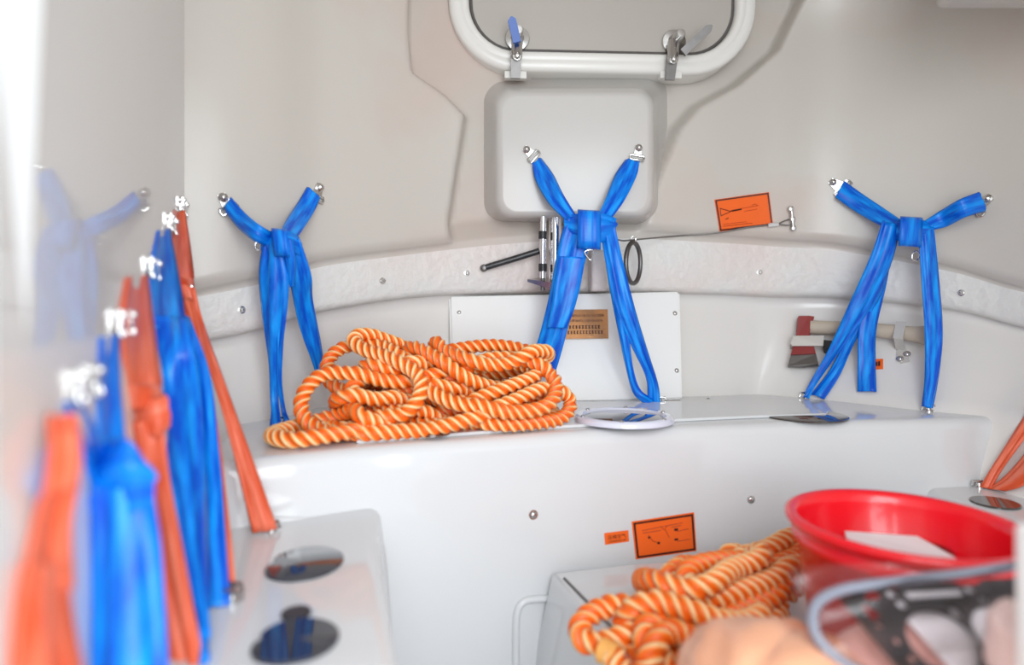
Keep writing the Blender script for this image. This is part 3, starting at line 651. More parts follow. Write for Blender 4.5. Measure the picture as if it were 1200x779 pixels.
# right belt
t = thing('safety_belt', onZ(1088, 480, ZB), 'blue webbing belt knotted in front of the wall-mounted axe', 'belt', g)
for (sx, sy, bx_, by_) in ((976,214,984,220), (1159,233,1150,236)):
    p, n_ = hit(sx, sy); buckle(t, p, n_, P(bx_, by_, p.y)-p, .030, .021)
hL = hit(978,215)[0].y-.02; hR = hit(1156,234)[0].y-.02
ribbon('shoulder_strap', M_BLUE, t, [(989,212,hL),(1010,227,hL-.02),(1034,243,hL-.06),(1056,258,1.36)], [(979,231,hL),(1000,246,hL-.02),(1024,260,hL-.06),(1048,272,1.36)], ph=.2)
ribbon('shoulder_strap', M_BLUE, t, [(1147,225,hR),(1124,234,hR),(1102,247,1.33),(1082,260,1.34)], [(1155,247,hR),(1132,254,hR),(1110,265,1.33),(1090,270,1.34)], ph=.7)
ribbon('knot_strap', M_BLUE, t, [(1044,262,1.36),(1056,258,1.34),(1078,257,1.33),(1092,264,1.34)], [(1044,276,1.36),(1056,283,1.34),(1078,283,1.33),(1090,276,1.34)], ph=.3)
wrap(t, M_BLUE, 1054, 1080, 255, 288, 1.335, tilt=1)
ribbon('belt_leg', M_BLUE, t, [(1034,258,1.35),(1020,300,1.36),(996,355,1.39),(970,412,1.42),(947,452,1.44),(942,466,1.45)], [(1056,266,1.345),(1044,310,1.355),(1020,360,1.385),(990,402,1.415),(960,445,1.44),(948,467,1.45)], ph=.8, fold=.004)
ribbon('belt_leg', M_BLUE, t, [(1030,300,1.37),(1012,350,1.395),(990,400,1.42),(972,434,1.437),(950,462,1.452)], [(1044,310,1.365),(1028,355,1.39),(1001,402,1.415),(984,440,1.432),(966,468,1.448)], ph=.15, fold=.002)
ribbon('hanging_tail', M_BLUE, t, [(1028,290,1.385),(1016,335,1.395),(1006,385,1.40),(1005,425,1.395),(1005,459,1.39)], [(1046,290,1.38),(1038,335,1.39),(1027,385,1.395),(1026,425,1.39),(1027,459,1.385)], ph=.5, fold=.001)
ribbon('belt_leg', M_BLUE, t, [(1076,264,1.335),(1079,320,1.325),(1083,385,1.30),(1084,440,1.275),(1081,476,1.255)], [(1094,266,1.335),(1100,320,1.325),(1105,385,1.30),(1101,430,1.275),(1090,479,1.252)], ph=.35, fold=.003)
ribbon('belt_leg', M_BLUE, t, [(1086,400,1.30),(1090,430,1.29),(1087,455,1.275),(1086,478,1.262)], [(1104,395,1.30),(1102,425,1.288),(1098,452,1.275),(1093,478,1.26)], ph=.75, fold=.001)
dring(t, P(1073,300,1.335), .011, (0,-1,0), (.3,0,1), 'hook', .0017)
anchor(t, 944, 466); anchor(t, 1088, 481.5)

# row of belts on the polished side wall
def top_buckles(t, px, py, d, s=1.0):
    for k, dy in enumerate((0.0, .045)):
        y = d+dy; p = Vector((LW(y), y, P(px, py, d).z+.012)); n_ = Vector((.923, .385, 0)); buckle(t, p, n_, (0, 0, -1), .016*s, .007*s, .62)
g2 = 'belts along the side wall'
t = thing('safety_belt', onZ(310, 622, ZS), 'orange webbing belt in the side wall row, ending beside the smoky grey disc', 'belt', g2)
top_buckles(t, 214, 243, 1.0)
ribbon('shoulder_strap', M_ORNG, t, [(209,248,.985),(203,280,.97),(199,310,.96),(204,335,.95)], [(216,246,.99),(221,280,.965),(225,310,.955),(228,336,.945)], ph=.2)
ribbon('belt_leg', M_ORNG, t, [(206,330,.92),(222,370,.91),(247,440,.845),(272,525,.80),(296,624,.80)], [(229,338,.925),(240,385,.915),(264,450,.85),(291,525,.805),(325,619,.81)], ph=.5, bulge=.003)
ribbon('belt_leg', M_ORNG, t, [(212,350,.90),(232,420,.84),(248,520,.76),(258,620,.68),(264,698,.628)], [(226,350,.90),(242,425,.84),(258,520,.76),(270,620,.68),(277,694,.635)], ph=.9, bulge=.002)
dring(t, P(219,337,.935), .008, (.3,-1,0), (1,0,.2), 'adjuster', .002)
anchor(t, 318, 621, ZS, .008); anchor(t, 273, 697, ZS, .007)
t = thing('safety_belt', onZ(257, 712, ZS), 'blue webbing belt with a broad dark lower end between two orange belts', 'belt', g2)
top_buckles(t, 192, 264, .86)
ribbon('shoulder_strap', M_BLUE, t, [(186,270,.85),(178,310,.83),(176,345,.81),(179,385,.79)], [(198,268,.855),(206,310,.83),(212,345,.81),(218,385,.79)], ph=.2)
ribbon('belt_leg', M_BLUE, t, [(178,370,.795),(186,450,.76),(198,560,.68),(220,680,.58),(240,775,.505)], [(219,372,.79),(234,450,.75),(241,560,.68),(243,680,.585),(245,775,.51)], ph=.45, fold=.005)
ribbon('belt_leg', M_BLUE, t, [(205,365,.80),(228,430,.78),(238,540,.72),(240,640,.65),(241,714,.60)], [(222,372,.80),(246,440,.78),(258,540,.72),(265,640,.65),(270,709,.61)], ph=.8, bulge=.002)
anchor(t, 272, 706, ZS, .007)
t = thing('safety_belt', onZ(235, 800, ZS), 'orange webbing belt with a twisted knot between two blue belts', 'belt', g2)
top_buckles(t, 166, 318, .70)
ribbon('shoulder_strap', M_ORNG, t, [(150,325,.69),(143,370,.675),(145,420,.65),(152,480,.625)], [(172,322,.695),(178,370,.67),(184,420,.645),(193,478,.62)], ph=.2)
ribbon('knot_strap', M_ORNG, t, [(148,450,.625),(160,462,.605),(180,466,.60),(194,462,.61)], [(146,500,.62),(162,508,.598),(184,512,.595),(198,500,.605)], ph=.6, bulge=.005)
ribbon('belt_leg', M_ORNG, t, [(152,495,.61),(164,560,.595),(178,650,.56),(192,720,.535),(205,800,.51)], [(192,490,.605),(200,560,.59),(216,650,.555),(228,720,.53),(244,800,.505)], ph=.5, fold=.004)
t = thing('safety_belt', onZ(150, 860, ZS), 'wide light blue webbing belt with a heavy knot between two orange belts', 'belt', g2)
top_buckles(t, 130, 385, .54)
ribbon('shoulder_strap', M_BLUE, t, [(120,395,.53),(118,440,.52),(116,480,.51),(116,540,.495)], [(138,392,.535),(139,440,.52),(142,480,.51),(148,540,.49)], ph=.2)
ribbon('shoulder_strap', M_BLUE, t, [(80,472,.46),(88,500,.462),(98,530,.465),(108,570,.47)], [(95,468,.46),(108,495,.465),(122,530,.47),(138,570,.475)], ph=.7)
ribbon('knot_strap', M_BLUE, t, [(102,540,.478),(120,520,.462),(150,515,.455),(172,545,.465)], [(106,600,.475),(124,606,.458),(156,600,.452),(180,590,.462)], ph=.4, bulge=.006, fold=.004)
ribbon('belt_leg', M_BLUE, t, [(107,570,.472),(108,640,.465),(107,710,.455),(106,800,.44)], [(178,570,.465),(186,640,.455),(190,710,.445),(196,800,.43)], ph=.85, fold=.006)
t = thing('safety_belt', onZ(60, 980, ZS), 'broad orange webbing belt next to the white door jamb', 'belt', g2)
top_buckles(t, 74, 462, .415)
ribbon('shoulder_strap', M_ORNG, t, [(60,485,.352),(52,560,.34),(40,620,.33),(24,690,.312)], [(88,485,.372),(96,540,.368),(82,610,.36),(84,690,.352)], ph=.2)
ribbon('belt_leg', M_ORNG, t, [(30,660,.315),(20,710,.308),(14,760,.302),(10,810,.30)], [(82,660,.352),(86,710,.35),(96,760,.345),(108,810,.34)], ph=.6, fold=.004)
# belt on the far right
t = thing('safety_belt', onZ(1150, 571, ZSR), 'orange webbing belt reaching the side bench beyond the red bucket', 'belt')
ribbon('belt_leg', M_ORNG, t, [(1262,395,1.16),(1225,450,1.15),(1185,512,1.145),(1162,548,1.148),(1148,571,1.15)], [(1276,405,1.155),(1240,460,1.145),(1199,516,1.14),(1174,551,1.143),(1162,573,1.145)], ph=.3)
ribbon('belt_leg', M_ORNG, t, [(1274,402,1.15),(1244,466,1.135),(1207,524,1.13),(1178,558,1.135),(1158,573,1.14)], [(1290,420,1.15),(1266,480,1.13),(1226,540,1.12),(1200,568,1.125),(1178,575,1.13)], ph=.6, fold=.002)
anchor(t, 1147, 571, ZSR, .009)
p, n_ = hit(1280, 385); buckle(t, p, n_, (-.3, 0, -1), .024, .018)
ribbon('upper_strap', M_ORNG, t, [(1270,388,p.y-.02),(1266,392,1.165),(1262,396,1.16)], [(1290,394,p.y-.02),(1288,402,1.155),(1286,411,1.15)], n=10)

# ------------------------------------------------------------------ pump, lever, ring and cable under the housing
t = thing('bilge_pump', P(650, 338, 1.43), 'chrome hand pump body standing behind the centre belt', 'pump')
MB().lathe(P(651, 334, 1.44), (0,0,1), [(0,0),(.020,0),(.020,.008),(.0165,.010),(.0165,.16),(.019,.162),(.019,.185),(0,.186)], 24).build('cylinder', M_CHROME, t)
MB().tube([P(636,326,1.42), P(636.5,254,1.42)], .0075, 12).build('glass_rod', M_CHROME, t)
for y in (313, 275): MB().tube([P(636,y+5,1.42), P(636,y-4,1.42)], .0098, 14).build('black_collar', M_BLACK, t)
m = MB(); m.hexa([P(618,327,1.43), P(648,331,1.40), P(662,331,1.42), P(640,324,1.46)], [P(618,330,1.43), P(648,340,1.40), P(662,340,1.42), P(640,330,1.46)]); m.build('base_plate', M_STEEL, t, smooth=False)
MB().tube([P(636,340,1.425), P(636,322,1.425)], .005, 10).build('stem', M_DSTEEL, t)
t = thing('pump_lever', P(567, 314, 1.45), 'black tubular lever with a ball end pointing away from the pump', 'lever')
MB().tube([P(570,313,1.45), P(600,304,1.45), P(632,294,1.45)], .0075, 14).build('shaft', simple('black_paint', (.03,.03,.032), .3), t)
MB().lathe(P(567,314,1.45), (0,-1,0), [(0,-.009),(.006,-.007),(.009,0),(.006,.007),(0,.009)], 16).build('ball_end', M_DSTEEL, t)
p0, n0 = hit(700, 318); rbox('mounting_block', P(700, 318, 1.475), (.018,0,0), (0,.035,0), (0,0,.048), .006, M_RAW, label='rough painted block behind the centre belt', cat='bracket')
t = thing('steel_ring', P(742, 308, 1.43), 'plain steel ring hanging edge-on from the cable', 'ring')
MB().tube([P(742+8.5*math.cos(a), 308+24*math.sin(a), 1.43+.03*math.cos(a)) for a in np.linspace(0, 2*math.pi, 37)[:-1]], .0055, 10, closed=True).build('hoop', M_DSTEEL, t)
MB().tube([P(742+3*math.cos(a), 281+4*math.sin(a), 1.43) for a in np.linspace(0, 2*math.pi, 15)[:-1]], .0018, 8, closed=True).build('eye', M_STEEL, t)
pe, ne = hit(928, 258)
t = thing('release_cable', pe, 'thin steel cable with a ferrule running to a small toggle on the wall', 'cable')
cp = [P(722,280,1.43), P(730,282,1.43), P(742,281,1.43)]+[hit(x, y, .006)[0] for x, y in ((790,277),(840,271.5),(875,267),(900,264))]
MB().tube(catmull(cp, 30), .0019, 8).build('wire', simple('cable_steel', (.22,.21,.2), .45, .8), t)
fa, fb = hit(899,264.5,.008)[0], hit(911,263,.008)[0]; MB().tube([fa, fb], .0052, 8).build('ferrule', simple('aluminium_ferrule', (.85,.85,.85), .3, .6), t)
MB().tube(catmull([fb, hit(918,259.5,.008)[0], hit(926,257.5,.012)[0], hit(928,261,.012)[0], hit(924,264,.008)[0], hit(917,264,.008)[0], fb], 24), .0016, 8).build('wire_loop', M_DSTEEL, t)
m = MB(); m.tube([hit(926,248,.012)[0], hit(928,268,.012)[0]], .0042, 10); o = m.build('toggle', M_STEEL, t)
for q in ((925.5,245.5),(927.5,257.5),(928.5,268)):
    c, n_ = hit(*q, .010); MB().lathe(c, n_, [(0,-.010),(.0055,-.009),(.0075,0),(.0055,.0055),(0,.0075)], 14).build('toggle_ball', M_STEEL, o)
bolt(720, 256, wall_back, .005)

# ------------------------------------------------------------------ axe on its brackets
def axe():
    def A(px, py, off): return hit(px, py, off)[0]
    t = thing('hand_axe', A(940, 405, .02), 'red-headed hand axe with a pale wooden handle mounted on the wall', 'axe')
    n = 9; c = [(938,375),(948,376),(951,400),(957,432.5),(925,433),(929,405),(932,375)]
    def plate(name, c, d0, d1, mat, par):
        lo = [A(x, y, d0) for x, y in c]; hi = [A(x, y, d1) for x, y in c]; N_ = len(c); mb = MB()
        mb.add(lo+hi, [tuple(range(N_)), tuple(range(N_, 2*N_))]+[(i, (i+1) % N_, N_+(i+1) % N_, N_+i) for i in range(N_)]); return mb.build(name, mat, par, smooth=False)
    hd = plate('axe_head', [(933,375),(946,375.5),(953,377),(951,384),(949,397),(955,410),(958,421),(928,421),(931,405),(933,392)], .012, .036, M_AXRED, t)
    plate('blade_edge', [(928,421),(958,421),(961,432.5),(943,434),(924,433)], .016, .031, M_DSTEEL, hd)
    pts = [A(949,388,.028), A(975,390,.028), A(1010,393,.030), A(1050,398,.031), A(1075,402,.032), A(1092,404,.032)]
    sp = catmull(pts, 26); mb = MB(); rows = []
    for i, p in enumerate(sp):
        k = i/25; hz = .0165 if k < .7 else .0165+.006*sm((k-.7)/.3); tg = sp[min(i+1, 25)]-sp[max(i-1, 0)]; tg = Vector(tg).normalized()
        nn = Vector((0,-1,0)); nn = (nn-tg*nn.dot(tg)).normalized(); up = tg.cross(nn); up = up if up.z > 0 else -up
        rows.append([Vector(p)+up*hz*math.cos(a)+nn*.011*math.sin(a) for a in np.linspace(0, 2*math.pi, 15)[:-1]])
    mb.grid(rows, closed_u=True); mb.add(rows[-1], [tuple(range(14))]); mb.add(rows[0], [tuple(range(14))]); mb.build('handle', M_WOOD, t, smooth=True)
    b = thing('axe_bracket', A(930, 406, 0), 'flat grey bracket strap clamped over the axe head', 'bracket', 'axe brackets')
    plate('strap_plate', [(928,399),(967,401.5),(967,413.5),(927.5,411)], .037, .041, M_BRACK, b); plate('foot', [(926,404),(929,404),(929,409),(926,409)], .001, .041, M_BRACK, b)
    plate('foot', [(965,404),(980,406),(980,416),(966,414)], .001, .03, M_BLACK, b)
    b = thing('axe_bracket', A(1058, 410, 0), 'small grey bracket wrapped over the axe handle', 'bracket', 'axe brackets')
    plate('strap_plate', [(1052,390),(1064,391),(1061,410),(1049,409)], .043, .047, M_BRACK, b)
    plate('foot', [(1052,408),(1062,409),(1066,424),(1056,426),(1051,418)], .001, .004, M_BRACK, b); plate('web', [(1050,407),(1061,408),(1061,411),(1050,410)], .003, .046, M_BRACK, b)
    for q in ((1055,421.5),(1063,416)):
        m = MB(); c, n_ = hit(*q, .004); dome(m, c, n_, .0058); m.build('screw', M_STEEL, b)
axe()

# ------------------------------------------------------------------ rope
def resample(p, step):
    d = np.concatenate([[0], np.cumsum(np.linalg.norm(np.diff(p, axis=0), axis=1))]); n = int(d[-1]/step)+1
    s = np.linspace(0, d[-1], n); return np.stack([np.interp(s, d, p[:, k]) for k in range(3)], 1)
def relax(p, R, zf, iters, grav=.0012, step=.012, walls=None):
    N = len(p); k = int(2*R*1.7/step)+1; seg = np.linalg.norm(np.diff(p, axis=0), axis=1).mean()
    I, J = np.triu_indices(N, k)
    for it in range(iters):
        p[:, 2] -= grav*(1 if it < iters*.8 else .3)
        D = p[J]-p[I]; q = (D*D).sum(1); m = q < (1.92*R)**2; i, j = I[m], J[m]; dl = np.sqrt(q[m])+1e-6; D = D[m]/dl[:, None]
        D[:, 2] = np.where(np.abs(D[:, 2]) < .05, .05, D[:, 2])
        c = (1.92*R-dl)*.32; acc = np.zeros_like(p); cnt = np.zeros(N)
        np.add.at(acc, i, -D*c[:, None]); np.add.at(acc, j, D*c[:, None]); np.add.at(cnt, i, 1); np.add.at(cnt, j, 1)
        p += acc/np.maximum(1, cnt*.6)[:, None]
        for par in (0, 1):
            a = np.arange(par, N-1, 2); v = p[a+1]-p[a]; l = np.linalg.norm(v, axis=1)[:, None]+1e-9; co = v*(1-seg/l)*.5*.8; p[a] += co; p[a+1] -= co
        p[1:-1] += .16*((p[:-2]+p[2:])/2-p[1:-1])
        p[2:-2] += .08*((p[:-4]+p[4:])/2-p[2:-2])
        p[:, 2] = np.maximum(p[:, 2], zf)
        if walls: walls(p)
    return p
def rope_mesh(name, p, R, mat, parent, pitch=1.75, n=24):
    p = resample(catmull(p, len(p)*4), .0032); N = len(p); t = np.gradient(p, axis=0); t /= np.linalg.norm(t, axis=1)[:, None]
    u = np.zeros_like(p); a = np.array([0, 0, 1.0]); u0 = a-t[0]*a.dot(t[0]); u[0] = u0/np.linalg.norm(u0)
    for i in range(1, N):
        q = u[i-1]-t[i]*u[i-1].dot(t[i]); u[i] = q/np.linalg.norm(q)
    v = np.cross(t, u); s = np.arange(N)*.0032; th = np.linspace(0, 2*math.pi, n, endpoint=False)
    tw = 2*math.pi*s/(pitch*2*R)
    ph = (th % (2*math.pi/3))-math.pi/3; d_ = .42*R; rs = .58*R; r = d_*np.cos(ph)+np.sqrt(np.maximum(rs*rs-(d_*np.sin(ph))**2, 0))
    strand_tone = np.clip(.5+.5*np.cos(3*(ph-.25)), 0, 1)  # paler tone near the crest of each strand, set off to one side
    A = th[None]+tw[:, None]
    V = p[:, None]+(u[:, None]*np.cos(A)[..., None]+v[:, None]*np.sin(A)[..., None])*r[None, :, None]
    V = V.reshape(-1, 3); i = np.arange(N-1)[:, None]*n; k = np.arange(n)[None]; k2 = (k+1) % n
    Fc = np.stack([i+k, i+k2, i+n+k2, i+n+k], -1).reshape(-1, 4)
    me = bpy.data.meshes.new(name); me.from_pydata(V.tolist(), [], Fc.tolist()+[list(range(n))[::-1], list(range((N-1)*n, N*n))])
    at = me.attributes.new('strand_tone', 'FLOAT', 'POINT'); at.data.foreach_set('value', np.tile(strand_tone, N)); me.update()
    return link(name, me, mat, parent, True)
def loops_path(loops, z0, per=14):
    pts = []; ang = math.pi
    for i, (cx, cy, a, b, rot, h) in enumerate(loops):
        nx = loops[min(i+1, len(loops)-1)]
        for k in range(per):
            f = k/per; w_ = sm(np.array(max(0, (f-.55)/.45))).item(); L = [q*(1-w_)+r*w_ for q, r in zip((cx, cy, a, b, rot, h), nx)]
            t = ang+2*math.pi*f; x, y = L[2]*math.cos(t), L[3]*math.sin(t); c, s_ = math.cos(L[4]), math.sin(L[4])
            pts.append((L[0]+x*c-y*s_, L[1]+x*s_+y*c, z0+L[5]+.006*math.sin(3*t+i)))
    return np.array(pts)
RR = .0132
def rope_one():
    z0 = ZB+.006+RR
    small = [(-.245+.0, 1.0)]
    base = [(-.26,1.04,.09,.07,.2,.0), (-.10,1.11,.19,.08,.08,.005), (-.07,1.14,.17,.07,.12,.025), (-.19,1.09,.14,.07,.1,.03), (-.09,1.12,.18,.07,.1,.05),
            (-.24,1.07,.09,.065,.3,.05), (-.08,1.13,.17,.06,.1,.07), (-.16,1.12,.14,.06,.1,.085), (-.22,1.11,.08,.05,.2,.10), (-.08,1.14,.15,.045,.1,.10), (-.05,1.13,.13,.04,.1,.115)]
    first = [(-.21,.985,z0),(-.27,.925,z0),(-.325,.905,z0-.004),(-.368,.94,z0-.004),(-.352,1.0,z0-.002),(-.30,1.015,z0+.01),(-.255,.99,z0+.026),(-.235,.96,z0+.02),(-.20,.985,z0+.002),(-.17,1.02,z0)]
    over = [(655,470,1.11),(640,440,1.12),(600,425,1.13),(540,432,1.10),(470,447,1.05),(420,440,1.03),(382,436,1.02),(358,455,1.0),(352,480,.985),(370,503,.965),(425,509,.955),(485,506,.975),(545,492,.995),(600,470,1.04),(645,452,1.09),
            (669,468,1.11),(660,489,1.08),(610,498,1.03),(556,490,1.02),(548,472,1.04),(590,455,1.06),(632,436,1.11),(630,415,1.15),(580,404,1.16),(520,411,1.14),(465,420,1.10),
            (432,436,1.05),(412,452,1.02),(409,476,.995),(428,494,.98),(466,490,.985),(492,466,1.0),(492,440,1.03),(466,424,1.05),(436,414,1.07),(414,402,1.09),(416,393,1.11),(450,397,1.14),
            (482,410,1.16),(500,432,1.12),(530,436,1.09),(575,420,1.11),(625,424,1.11),(650,448,1.09),(644,474,1.04),(598,483,1.015),(540,474,1.01),(500,455,1.04),(470,420,1.09),(440,402,1.12),(405,405,1.12),(385,420,1.10),(384,445,1.07),(410,462,1.05)]
    q = np.array([tuple(P(*a)) for a in over]); b = loops_path(base, z0)
    p1 = resample(catmull(first, 120), .0115); p2 = resample(catmull(b, 700), .0115); p3 = resample(catmull(np.vstack([q]), 500), .0115)
    j12 = resample(catmull([p1[-3], p1[-1], p2[0], p2[3]], 24), .0115)[1:-1]; j23 = resample(catmull([p2[-6], p2[-1], p3[0], p3[6]], 30), .0115)
    k1 = len(p1); p = np.vstack([p1, p2, p3]); p = resample(p, .0115); n = len(p); L1 = int(k1*.95); L3 = n-len(p3)+6
    pin = p.copy(); wt = np.zeros(n); wt[:L1] = .55; wt[L3:] = .22
    def walls(a):
        a += (pin-a)*wt[:, None]
        a[:, 0] = np.maximum(a[:, 0], -.385-.2*np.clip(a[:, 1]-.95, 0, .5)); a[:, 1] = np.minimum(a[:, 1], 1.28)
        a[:, 2] = np.maximum(a[:, 2], z0-.004)
    p = relax(p, RR, z0-.004, 110, grav=.0006, step=.0115, walls=walls)
    t = thing('coiled_rope', (-.12, 1.1, ZB), 'heap of thick twisted orange rope piled on the end bench', 'rope')
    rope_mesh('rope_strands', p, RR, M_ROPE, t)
rope_one()
def rope_two():
    R2 = .0150; z0 = ZE+R2
    lp = [(.26,.82,.15,.055,.62,.0), (.30,.85,.14,.05,.6,.012), (.24,.80,.13,.05,.65,.03), (.27,.83,.13,.04,.62,.04)]
    over = [(925,640,.93),(900,660,.90),(850,690,.84),(800,712,.79),(760,722,.76),(730,712,.77),(705,712,.78),(680,728,.76),(676,748,.74),(700,756,.73),(735,742,.74),(760,722,.76),(790,700,.79),(800,680,.81),(850,664,.86),(900,648,.90),(932,625,.94),
            (935,650,.91),(880,672,.86),(820,680,.82),(788,690,.79),(786,712,.77),(820,722,.77),(880,708,.82),(930,690,.86),(925,668,.89),(870,660,.86),(810,672,.82),(796,692,.785),(812,708,.77),(860,700,.79),(915,682,.84),(938,655,.88),
            (900,700,.82),(840,728,.76),(790,740,.73),(765,725,.735),(752,745,.71),(775,775,.69),(800,800,.67),(830,785,.67),(820,755,.70),(785,735,.72),(765,755,.70),(760,790,.675),(735,800,.67),(725,780,.69),(720,768,.70)]
    q = np.array([tuple(P(*a)) for a in over]); b = loops_path(lp, z0)
    p3 = resample(catmull(q, 500), .0125); p2 = resample(catmull(b, 300), .0125); p = resample(np.vstack([p2, p3]), .0125); n = len(p)
    pin = p.copy(); wt = np.zeros(n); wt[n-len(p3)+5:] = .2
    def walls(a):
        a += (pin-a)*wt[:, None]
        v = a[:, :2]-np.array([.464, .73]); r = np.linalg.norm(v, axis=1); m = r < .145; a[m, :2] += (v[m]/r[m][:, None])*(.145-r[m])[:, None]
        a[:, 1] = np.clip(a[:, 1], .60, 1.0); a[:, 2] = np.maximum(a[:, 2], z0)
    p = relax(p, R2, z0+.001, 90, grav=.0004, step=.0125, walls=walls)
    t = thing('coiled_rope', (.25, .8, ZE), 'loose hank of orange rope with pale stripes lying against the red bucket', 'rope')
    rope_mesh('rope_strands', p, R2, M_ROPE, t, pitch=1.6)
    e, e2 = Vector(p[-1]), Vector(p[-6]); d_ = (e-e2).normalized()
    MB().tube([e-d_*.004, e+d_*.008, e+d_*.016], [.0125, .0138, .0142], 14).build('cut_end', M_FRAY, t)
rope_two()

# ------------------------------------------------------------------ bucket
def bucket():
    c = Vector((.464, .73, ZE+.001)); h = CZ-.247-ZE
    t = thing('red_bucket', c, 'open red plastic bucket with a double rolled rim', 'bucket')
    pr = [(0, 0), (.098, 0), (.102, .004), (.119, h-.036), (.124, h-.034), (.1265, h-.028), (.126, h-.020), (.1225, h-.017), (.1235, h-.013), (.131, h-.012), (.1345, h-.007), (.134, h-.002), (.130, h), (.123, h-.001), (.1185, h-.006), (.1165, h-.015), (.098, .008), (0, .006)]
    MB().lathe(c, (0,0,1), [(r_*.955, z_) for r_, z_ in pr], 80).build('bucket_body', M_RED, t, smooth=True)
bucket()
pp = [P(990,622,.80), P(1075,628,.795), P(1121,654,.735), P(1000,652,.69)]
m = MB(); m.hexa([p-Vector((0,0,.006)) for p in pp], pp); m.build('paper_booklet', M_PAPER, None, smooth=False, label='white folded paper lying inside the red bucket', cat='paper')
m = MB(); q = [P(1062,625,.80), P(1088,634,.79), P(1120,650,.745), P(1110,640,.79)]; m.hexa([p-Vector((0,0,.002)) for p in q], q); m.build('clear_packet', M_FILM, None, smooth=False, label='crumpled clear packet on the paper in the red bucket', cat='packet')

# ------------------------------------------------------------------ wrapped parts in the foreground
def lump(name, c, r, mat, label, cat, seed=0, amp=.18, parent=None):
    r_ = np.random.default_rng(seed); W = r_.normal(0, 1, (14, 3))*2.2; phs = r_.uniform(0, 6.28, 14); n, m_ = 40, 26; rows = []
    for i in range(m_+1):
        a = math.pi*i/m_; row = []
        for k in range(n):
            b = 2*math.pi*k/n; d = np.array([math.sin(a)*math.cos(b), math.sin(a)*math.sin(b), math.cos(a)])
            f = 1+amp*sum(abs(math.sin(W[q].dot(d)*1.2+phs[q]))/(q+2)*1.3 for q in range(14))*.5-amp*.5
            sq = np.sign(d)*np.abs(d)**.75; v = Vector(c)+Vector(sq*np.array(r)*f); v.z = max(v.z, ZE+.002); row.append(v)
        rows.append(row)
    return MB().grid(rows, closed_u=True).build(name, mat, parent, smooth=True, label=label, cat=cat)
lump('wrapped_packet', (.228, .525, ZE+.062), (.078, .085, .072), M_PEACH, 'lumpy packet in cream and peach plastic in front of the loose rope', 'packet', 3)
lump('wrapped_packet', (.415, .553, ZE+.056), (.135, .038, .080), M_PINK, 'crumpled pink plastic packet under the bagged gasket', 'packet', 5)
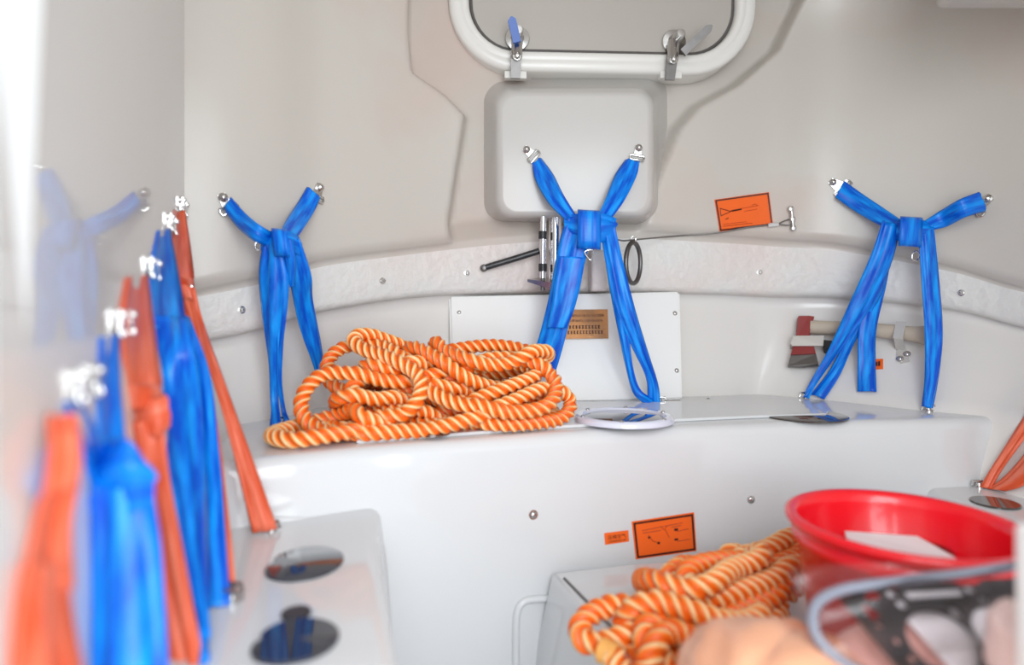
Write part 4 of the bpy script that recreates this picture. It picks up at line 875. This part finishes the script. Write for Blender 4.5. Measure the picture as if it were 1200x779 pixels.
# gasket: plate with bores, bolt holes and slots
GO = P(966, 700, .555); GX = (P(1185, 692, .555)-GO).normalized(); GY = P(1012, 800, .50)-P(966, 700, .555); GY = (GY-GX*GY.dot(GX)); GS = GY.length/100; GY.normalize(); GN = GX.cross(GY).normalized(); GN = GN if GN.y < 0 else -GN
def gpt(x, y, h):                     # x, y in plate units of about 0.75 mm
    return GO+GX*(x-966)*.00077+GY*(y-700)*GS+GN*h
def gasket():
    cu = bpy.data.curves.new('g', 'CURVE'); cu.dimensions = '2D'; cu.fill_mode = 'BOTH'; cu.extrude = .0012
    def poly(pts):
        s = cu.splines.new('POLY'); s.points.add(len(pts)-1); s.use_cyclic_u = True
        for q, (x, y) in zip(s.points, pts): q.co = (x*.001, y*.001, 0, 1)
    ell = lambda cx, cy, a, b, k=28: [(cx+a*math.cos(t), cy+b*math.sin(t)) for t in np.linspace(0, 2*math.pi, k+1)[:-1]]
    poly([(976,708),(992,704),(1000,696),(1022,694),(1030,699),(1046,699),(1052,694),(1114,693),(1122,698),(1140,698),(1148,692),(1215,690),(1222,820),(1012,820),(1000,776),(990,748),(984,730)])
    poly(ell(1066, 764, 37, 36)); poly(ell(1134, 758, 29, 32)); poly(ell(1192, 758, 24, 30))
    for (cx, cy, a, b) in ((1037,706,6,5),(1043,719,6.5,5.5),(1098,731,6.5,6.5),(1129,704,6,5),(1137,717,5,4.5),(1006,744,4,3.5),(1017,762,3.5,4),(1024,782,4,4),(1160,728,5,5)): poly(ell(cx, cy, a, b, 14))
    poly([(1052,703),(1120,702),(1121,711),(1054,713)]); poly([(1008,703),(1020,700),(1026,708),(1016,713),(1004,712)]); poly([(995,719),(1004,717),(1012,728),(1010,736),(1001,737)])
    o = bpy.data.objects.new('g', cu); COL.objects.link(o); dg = bpy.context.evaluated_depsgraph_get(); me = o.evaluated_get(dg).to_mesh()
    mb = MB(); mb.add([gpt(v.co.x*1000, v.co.y*1000, .010+v.co.z) for v in me.vertices], [tuple(p.vertices) for p in me.polygons])
    o.evaluated_get(dg).to_mesh_clear(); bpy.data.objects.remove(o); bpy.data.curves.remove(cu)
    mb.build('head_gasket', M_GASK, None, smooth=False, label='black engine head gasket with round bores in a clear bag', cat='gasket')
gasket()
m = MB(); q = [gpt(1034,698,.005), gpt(1220,695,.005), gpt(1220,825,.005), gpt(1076,825,.005), gpt(1044,735,.005)]; N_ = 5
m.add(q+[p-GN*.002 for p in q], [(0,1,2,3,4),(9,8,7,6,5)]+[(i, 5+i, 5+(i+1) % 5, (i+1) % 5) for i in range(5)]); m.build('paper_sheet', M_PAPER, None, smooth=False, label='white paper sheet showing through the gasket bores', cat='paper')
rows = []
for i in range(25):
    v = 672+150*i/24
    rows.append([gpt(926+300*k/30, v, .014+.003*math.sin(5*k/30*3+i*.4)+.003*math.sin(i*.9+k*.23)+.006*math.sin(math.pi*k/30)) for k in range(31)])
m = MB().grid(rows); m.build('plastic_bag', M_FILM, None, smooth=True, label='clear plastic bag wrapped over the black gasket', cat='bag')
hp = [P(1215,658,.56), P(1170,666,.555), P(1110,674,.55), P(1050,681,.545), P(990,690,.54), P(960,704,.53), P(952,724,.52), P(958,747,.51), P(980,770,.50), P(1005,786,.49), P(1040,800,.48)]
MB().tube(catmull(hp, 60), .0045, 12).build('rubber_hose', M_HOSE, None, label='grey rubber hose curved round the bagged gasket', cat='hose')
lump('wrapped_packet', P(1196, 742, .46)-Vector((0,0,.012)), (.015, .02, .030), simple('pale_pink_wrap', (.95,.66,.62), .25, noise=.2, nscale=25, bump=.4), 'small pink and white twisted plastic wrap beside the white post', 'packet', 9, .3)
